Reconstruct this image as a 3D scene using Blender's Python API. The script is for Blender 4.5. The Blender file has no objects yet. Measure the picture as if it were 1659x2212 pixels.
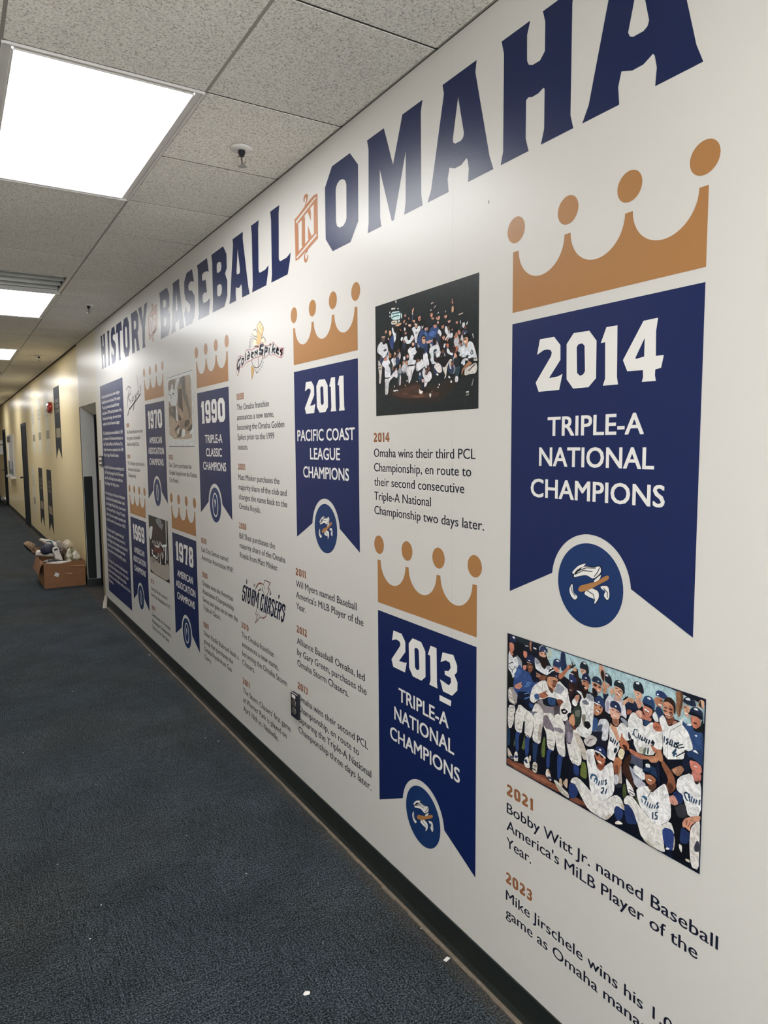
import bpy, bmesh, math, random, os
import numpy as np
from mathutils import Vector, Matrix
from mathutils.geometry import tessellate_polygon
random.seed(7)
C = bpy.context.scene.collection
sc = bpy.context.scene
PI = math.pi

# ------------------------------------------------------------------ camera
W_PX, H_PX, F_PX = 1659, 2212, 1520.16
yaw, pitch, roll = math.radians(31.583), math.radians(-5.478), math.radians(-0.422)
fw = Vector((math.sin(yaw) * math.cos(pitch), math.cos(yaw) * math.cos(pitch), math.sin(pitch)))
r0 = Vector((math.cos(yaw), -math.sin(yaw), 0)); u0 = r0.cross(fw)
rt = r0 * math.cos(roll) + u0 * math.sin(roll); up = -r0 * math.sin(roll) + u0 * math.cos(roll)
cam_d = bpy.data.cameras.new('camera'); cam = bpy.data.objects.new('camera', cam_d); C.objects.link(cam)
cam_d.sensor_fit = 'HORIZONTAL'; cam_d.sensor_width = 36; cam_d.lens = 36 * F_PX / W_PX
cam_d.clip_start = 0.05; cam_d.clip_end = 80
cam.matrix_world = Matrix(((rt.x, up.x, -fw.x, -1.3266), (rt.y, up.y, -fw.y, 0), (rt.z, up.z, -fw.z, 1.6655), (0, 0, 0, 1)))
sc.camera = cam

# ------------------------------------------------------------------ world, exposure (light: ceiling panels below, plus this sky through the added back window)
wd = bpy.data.worlds.new('world'); sc.world = wd; wd.use_nodes = True
wd.node_tree.nodes['Background'].inputs[0].default_value = (0.91, 0.955, 1.0, 1)
wd.node_tree.nodes['Background'].inputs[1].default_value = 10.5
sc.view_settings.view_transform = 'Standard'; sc.view_settings.look = 'None'
sc.view_settings.gamma = 1; sc.view_settings.use_curve_mapping = False
sc.view_settings.exposure = 0.0
LAMP = 15.5          # radiance of the diffusers

# ------------------------------------------------------------------ helpers
def lin(c):
    if isinstance(c, str): c = tuple(int(c[i:i + 2], 16) / 255 for i in (0, 2, 4))
    return tuple(x / 12.92 if x <= 0.04045 else ((x + 0.055) / 1.055) ** 2.4 for x in c)

def mat(name, col, rough=0.5, metal=0.0, spec=0.5, noise=0.0, nscale=60, bump=0.0, bscale=300, bdist=0.001, coat=0.0):
    m = bpy.data.materials.new(name); m.use_nodes = True
    nt = m.node_tree; b = nt.nodes['Principled BSDF']; c = lin(col)
    b.inputs['Roughness'].default_value = rough; b.inputs['Metallic'].default_value = metal
    b.inputs['Specular IOR Level'].default_value = spec
    if coat: b.inputs['Coat Weight'].default_value = coat; b.inputs['Coat Roughness'].default_value = 0.12
    tc = nt.nodes.new('ShaderNodeTexCoord')
    n = nt.nodes.new('ShaderNodeTexNoise'); n.inputs['Scale'].default_value = nscale; n.inputs['Detail'].default_value = 4
    nt.links.new(tc.outputs['Object'], n.inputs['Vector'])
    mx = nt.nodes.new('ShaderNodeMix'); mx.data_type = 'RGBA'
    mx.inputs[6].default_value = tuple(max(0, x * (1 - noise)) for x in c) + (1,)
    mx.inputs[7].default_value = tuple(min(1, x * (1 + noise)) for x in c) + (1,)
    nt.links.new(n.outputs['Fac'], mx.inputs[0]); nt.links.new(mx.outputs[2], b.inputs['Base Color'])
    if bump:
        n2 = nt.nodes.new('ShaderNodeTexNoise'); n2.inputs['Scale'].default_value = bscale; n2.inputs['Detail'].default_value = 2
        nt.links.new(tc.outputs['Object'], n2.inputs['Vector'])
        bp = nt.nodes.new('ShaderNodeBump'); bp.inputs['Strength'].default_value = bump; bp.inputs['Distance'].default_value = bdist
        nt.links.new(n2.outputs['Fac'], bp.inputs['Height']); nt.links.new(bp.outputs['Normal'], b.inputs['Normal'])
    return m

WALL_R, WALL_B = 0.34, 0.16
def wallmat(name, col, noise=0.02, rough=None, spec=0.36):
    """painted or printed wall finish: satin with a fine orange-peel relief; the relief uses world-aligned object space"""
    m = mat(name, col, rough or WALL_R, noise=noise, nscale=900, bump=WALL_B, bscale=130, bdist=0.0012, spec=spec)
    return m

M = {}
M['wall'] = wallmat('white satin wall wrap', 'd0cdc8', 0.03)
M['cream'] = wallmat('cream gloss paint', 'e9d6a8', 0.05, rough=0.3)
M['cream2'] = wallmat('pale cream paint', 'd6cdb6', 0.04)
M['navy'] = wallmat('navy vinyl', '0a1e52', 0.12)
M['navy2'] = wallmat('title navy vinyl', '0a1c4a', 0.08)
M['disc'] = wallmat('badge blue vinyl', '133163', 0.08)
M['gold'] = wallmat('gold brown vinyl', 'a67647', 0.08)
M['brown'] = wallmat('heading brown vinyl', '94603f', 0.1)
M['rust'] = wallmat('badge brown vinyl', 'ae7856', 0.06)
M['white'] = wallmat('white vinyl', 'e4e1dd', 0.02)
M['ink'] = wallmat('dark ink vinyl', '161a2e', 0.05)
M['base'] = mat('dark green rubber base', '171d1b', 0.45, noise=0.25, nscale=25, bump=0.15, bscale=200)
M['glue'] = mat('beige carpet edge', '75695a', 0.9, noise=0.5, nscale=60)
M['tee'] = mat('grey painted tee', '8f8b82', 0.5, noise=0.15, nscale=8)
M['void'] = mat('dark plenum', '2c2c29', 0.9)
M['metal'] = mat('bare metal', 'b5b3aa', 0.25, metal=1.0, noise=0.2, nscale=20)
M['dull'] = mat('dull sheet metal', '6c6a63', 0.35, metal=0.9, noise=0.3, nscale=9)
M['frame_white'] = mat('white enamel', 'd4d0ca', 0.3)
M['dark_metal'] = mat('dark steel', '24262a', 0.35, metal=0.6)
M['door_navy'] = mat('navy door paint', '10131f', 0.7, spec=0.15, noise=0.15, nscale=6)
M['door_green'] = mat('dark green frame paint', '22302f', 0.6, spec=0.2, noise=0.1, nscale=6)
M['grey'] = mat('pale grey paint', 'b9b8b2', 0.5, noise=0.05, nscale=12)
M['kick'] = mat('dark laminate', '1f2421', 0.6, spec=0.2, noise=0.15, nscale=15)
M['guard'] = mat('olive vinyl guard', '84795a', 0.5, noise=0.1)
M['plastic_black'] = mat('black plastic', '1a1c24', 0.3)
M['plastic_white'] = mat('white plastic', 'e6e0d6', 0.35)
M['nickel'] = mat('nickel', '9a948a', 0.3, metal=0.8)
M['red'] = mat('red alarm plastic', '9c2420', 0.25, coat=0.5)
M['card'] = mat('worn cardboard', '8a6040', 0.85, noise=0.22, nscale=9, bump=0.3, bscale=60, bdist=0.002)
M['card_in'] = mat('cardboard inside', '6f4c33', 0.9, noise=0.2, nscale=12)
M['tape'] = mat('packing tape', 'b88b60', 0.18, noise=0.1, nscale=30)
M['paper'] = mat('white paper', 'e2dfd8', 0.8)
M['lint'] = mat('pale lint', 'c9c6bd', 0.95)

def link(me, name, m=None, parent=None, mats=None):
    o = bpy.data.objects.new(name, me); C.objects.link(o)
    if m is not None and not me.materials: me.materials.append(m)
    for q in mats or (): me.materials.append(q)
    if parent is not None: o.parent = parent
    return o

def tag(o, label=None, cat=None, group=None, kind=None):
    if label: o['label'] = label
    if cat: o['category'] = cat
    if group: o['group'] = group
    if kind: o['kind'] = kind
    return o

def empty(name, loc=(0, 0, 0), rz=0):
    o = bpy.data.objects.new(name, None); C.objects.link(o); o.location = loc; o.rotation_euler = (0, 0, rz)
    o.empty_display_size = 0.1
    return o

class MB:
    """collects faces; build() makes one mesh object"""
    def __init__(s): s.v = []; s.f = []; s.mi = []
    def add(s, vs, fs, mi=0):
        b = len(s.v); s.v += [tuple(v) for v in vs]; s.f += [tuple(b + i for i in f) for f in fs]; s.mi += [mi] * len(fs); return s
    def box(s, x0, x1, y0, y1, z0, z1, mi=0):
        return s.add([(x, y, z) for z in (z0, z1) for y in (y0, y1) for x in (x0, x1)],
                     [(0, 2, 3, 1), (4, 5, 7, 6), (0, 1, 5, 4), (2, 6, 7, 3), (0, 4, 6, 2), (1, 3, 7, 5)], mi)
    def rings(s, rings, cap=True, mi=0, closed=True):
        n = len(rings[0]); vs = [p for r in rings for p in r]; fs = []
        for i in range(len(rings) - 1):
            for j in range(n if closed else n - 1):
                k = (j + 1) % n
                fs.append((i * n + j, i * n + k, (i + 1) * n + k, (i + 1) * n + j))
        if cap: fs.append(tuple(range(n - 1, -1, -1))); fs.append(tuple((len(rings) - 1) * n + j for j in range(n)))
        return s.add(vs, fs, mi)
    def tube(s, pts, r, n=8, mi=0):
        pts = [Vector(p) for p in pts]; rg = []
        for i, p in enumerate(pts):
            d = (pts[min(i + 1, len(pts) - 1)] - pts[max(i - 1, 0)]).normalized()
            a = d.cross(Vector((0, 0, 1)) if abs(d.z) < 0.9 else Vector((1, 0, 0))).normalized(); b = d.cross(a)
            rr = r[i] if isinstance(r, (list, tuple)) else r
            rg.append([p + a * rr * math.cos(2 * PI * k / n) + b * rr * math.sin(2 * PI * k / n) for k in range(n)])
        return s.rings(rg, mi=mi)
    def lathe(s, prof, c=(0, 0, 0), n=20, mi=0, sx=1, sy=1):
        return s.rings([[(c[0] + r * math.cos(2 * PI * k / n) * sx, c[1] + r * math.sin(2 * PI * k / n) * sy, c[2] + z) for k in range(n)] for r, z in prof], mi=mi)
    def build(s, name, m=None, parent=None, mats=None, smooth=False):
        me = bpy.data.meshes.new(name); me.from_pydata(s.v, [], s.f); me.update()
        o = link(me, name, m, parent, mats)
        if mats: me.polygons.foreach_set('material_index', s.mi)
        bm = bmesh.new(); bm.from_mesh(me); bmesh.ops.recalc_face_normals(bm, faces=bm.faces); bm.to_mesh(me); bm.free()
        if smooth: me.polygons.foreach_set('use_smooth', [True] * len(me.polygons))
        return o

# --- flat print on the wall: u = distance along the wall in mm (to the right), z = height in mm; the wall face is x = 0
def tess(polys):
    vs = [[Vector((p[0], p[1], 0)) for p in q] for q in polys]
    flat = [v for q in vs for v in q]
    return flat, tessellate_polygon(vs)

class Print:
    def __init__(s, lift=0.4): s.v = []; s.f = []; s.lift = lift; s.col = []
    def poly(s, polys, lift=None, col=None):
        flat, tr = tess(polys); b = len(s.v); l = (s.lift if lift is None else lift) / 1000
        s.v += [(-l, -p.x / 1000, p.y / 1000) for p in flat]
        for t in tr:
            a, c, d = (flat[i] for i in t)
            if abs((c - a).cross(d - a).z) < 1e-6: continue
            t = t if (c - a).cross(d - a).z > 0 else (t[0], t[2], t[1])
            s.f.append(tuple(b + i for i in t))
            if col is not None: s.col += [col] * 3
        return s
    def build(s, name, m, parent=None):
        me = bpy.data.meshes.new(name); me.from_pydata(s.v, [], s.f); me.update()
        if s.col:
            ca = me.color_attributes.new('print', 'FLOAT_COLOR', 'CORNER')
            ca.data.foreach_set('color', [x for c in s.col for x in (*c, 1.0)])
        return link(me, name, m, parent)

def circ(u, z, ru, rz=None, n=40, a0=0, a1=2 * PI):
    rz = rz or ru; full = abs(a1 - a0 - 2 * PI) < 1e-6
    return [(u + ru * math.cos(a0 + (a1 - a0) * k / (n if full else n - 1)), z + rz * math.sin(a0 + (a1 - a0) * k / (n if full else n - 1))) for k in range(n)]
def rect(u0, u1, z0, z1): return [(u0, z0), (u1, z0), (u1, z1), (u0, z1)]

_cache = {}
def text_verts(s, bold=0.0):
    """vertices and faces of one line of lettering, cap height 1"""
    if (s, bold) in _cache: return _cache[(s, bold)]
    cu = bpy.data.curves.new('t', 'FONT'); cu.body = s; cu.size = 1; cu.resolution_u = 3; cu.offset = bold; cu.fill_mode = 'FRONT'
    o = bpy.data.objects.new('t', cu); C.objects.link(o)
    dg = bpy.context.evaluated_depsgraph_get(); me = bpy.data.meshes.new_from_object(o.evaluated_get(dg))
    n = len(me.vertices); co = np.empty(n * 3, 'f'); me.vertices.foreach_get('co', co); co = co.reshape(-1, 3)[:, :2].copy()
    fs = [tuple(p.vertices) for p in me.polygons]
    bpy.data.objects.remove(o); bpy.data.curves.remove(cu); bpy.data.meshes.remove(me)
    _cache[(s, bold)] = (co, fs); return co, fs
CAP = None
def cap_h():
    global CAP
    if CAP is None: CAP = float(text_verts('H')[0][:, 1].max())
    return CAP
def letter(pr, s, u, z, cap, width=None, center=False, bold=0.0, lift=None, adv=1.0):
    """one line of lettering; bold = how much each stem is thickened, as a share of the cap height"""
    co, fs = text_verts(s, 0.0); k = cap / cap_h(); co = co * k; e = bold * cap / 2
    x0, x1 = co[:, 0].min(), co[:, 0].max()
    sx = (width - 2 * e) / (x1 - x0) if width else adv
    base = u - (x1 - x0) * sx / 2 if center else u + e
    l = (pr.lift if lift is None else lift) / 1000
    for n_, (dx, dz) in enumerate(((-e, 0), (e, 0)) if bold < .05 else ((-e, -e * .6), (e, -e * .6), (-e, e * .6), (e, e * .6))):
        b = len(pr.v)
        pr.v += [(-l - n_ * 1e-5, -(base + dx + (x - x0) * sx) / 1000, (z + dz + y) / 1000) for x, y in co]
        pr.f += [tuple(b + i for i in f) for f in fs]
    return pr

def numerals(pr, s, u, z, h, width=None, center=None, gap=0.1, lift=None):
    ws = [max(p[0] for p in DIGITS[c][0]) for c in s]
    tot = sum(ws) + gap * (len(s) - 1); sx = (width / (tot * h)) if width else 1
    x = u if center is None else center - tot * h * sx / 2
    for c, w in zip(s, ws):
        tgt = pr
        if isinstance(pr, list): tgt = Print(0.8); pr.append(tgt)      # a list collects one print per numeral
        tgt.poly([[(x + px * h * sx, z + pz * h) for px, pz in q] for q in DIGITS[c]], lift=lift); x += (w + gap) * h * sx
    return pr

def chaikin(ps):
    out = []
    for i in range(len(ps)):
        a, b = ps[i], ps[(i + 1) % len(ps)]
        out += [(a[0] * .8 + b[0] * .2, a[1] * .8 + b[1] * .2), (a[0] * .2 + b[0] * .8, a[1] * .2 + b[1] * .8)]
    return out
def stroke(pr, pts, w, lift, col):
    n = len(pts)
    for i in range(n - 1):
        a, b = Vector(pts[i]), Vector(pts[i + 1]); d = b - a
        if d.length < 1e-6: continue
        d.normalize(); m = Vector((-d.y, d.x)) * w / 2; e = d * w * .25
        pr.poly([[tuple(a - e - m), tuple(b + e - m), tuple(b + e + m), tuple(a - e + m)]], lift=lift, col=col)

def printmat(name, rough=0.3, mott=0.74):
    m = wallmat(name, 'ffffff', 0, rough); nt = m.node_tree; b = nt.nodes['Principled BSDF']
    a = nt.nodes.new('ShaderNodeAttribute'); a.attribute_name = 'print'
    n = nt.nodes.new('ShaderNodeTexNoise'); n.inputs['Scale'].default_value = 240; n.inputs['Detail'].default_value = 5
    tc = nt.nodes.new('ShaderNodeTexCoord'); nt.links.new(tc.outputs['Object'], n.inputs['Vector'])
    mr = nt.nodes.new('ShaderNodeMapRange'); mr.inputs[1].default_value = 0.25; mr.inputs[2].default_value = 0.75
    mr.inputs[3].default_value = 0.86; mr.inputs[4].default_value = 1.1; nt.links.new(n.outputs['Fac'], mr.inputs[0])
    mx = nt.nodes.new('ShaderNodeMix'); mx.data_type = 'RGBA'; mx.blend_type = 'MULTIPLY'; mx.inputs[0].default_value = 1
    n2 = nt.nodes.new('ShaderNodeTexNoise'); n2.inputs['Scale'].default_value = 48; n2.inputs['Detail'].default_value = 9; n2.inputs['Roughness'].default_value = 0.68; n2.inputs['Distortion'].default_value = 1.6
    nt.links.new(tc.outputs['Object'], n2.inputs['Vector'])
    m2 = nt.nodes.new('ShaderNodeMapRange'); m2.inputs[1].default_value = 0.40; m2.inputs[2].default_value = 0.56; m2.inputs[3].default_value = mott; m2.inputs[4].default_value = 1.12
    nt.links.new(n2.outputs['Fac'], m2.inputs[0])
    mm = nt.nodes.new('ShaderNodeMath'); mm.operation = 'MULTIPLY'; nt.links.new(mr.outputs[0], mm.inputs[0]); nt.links.new(m2.outputs[0], mm.inputs[1])
    hs = nt.nodes.new('ShaderNodeHueSaturation'); hs.inputs['Saturation'].default_value = 0.9; nt.links.new(a.outputs['Color'], hs.inputs['Color'])
    nt.links.new(hs.outputs[0], mx.inputs[6]); nt.links.new(mm.outputs[0], mx.inputs[7]); nt.links.new(mx.outputs[2], b.inputs['Base Color'])
    return m
M['print'] = printmat('colour print'); M['print_flat'] = printmat('flat colour print', mott=1.0)

def picture(key, name, parent, smooth=True, lift0=0.5, m=None):
    ox, oz, s = PICS[key]; pr = Print(); lift = lift0
    for i, e in enumerate(s.split('|')):
        h, *pts = e.split(); pts = [tuple(int(a) / 2 + o for a, o in zip(p.split(','), (ox, oz))) for p in pts]
        c = h.split('~'); col = lin(c[0]); lift += 0.004
        if len(c) == 1: pr.poly([chaikin(pts) if smooth and i > 0 else pts], lift=lift, col=col)
        else: stroke(pr, pts, int(c[1]) / 2, lift, col)
    return pr.build(name, m or M['print'], parent)

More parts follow.
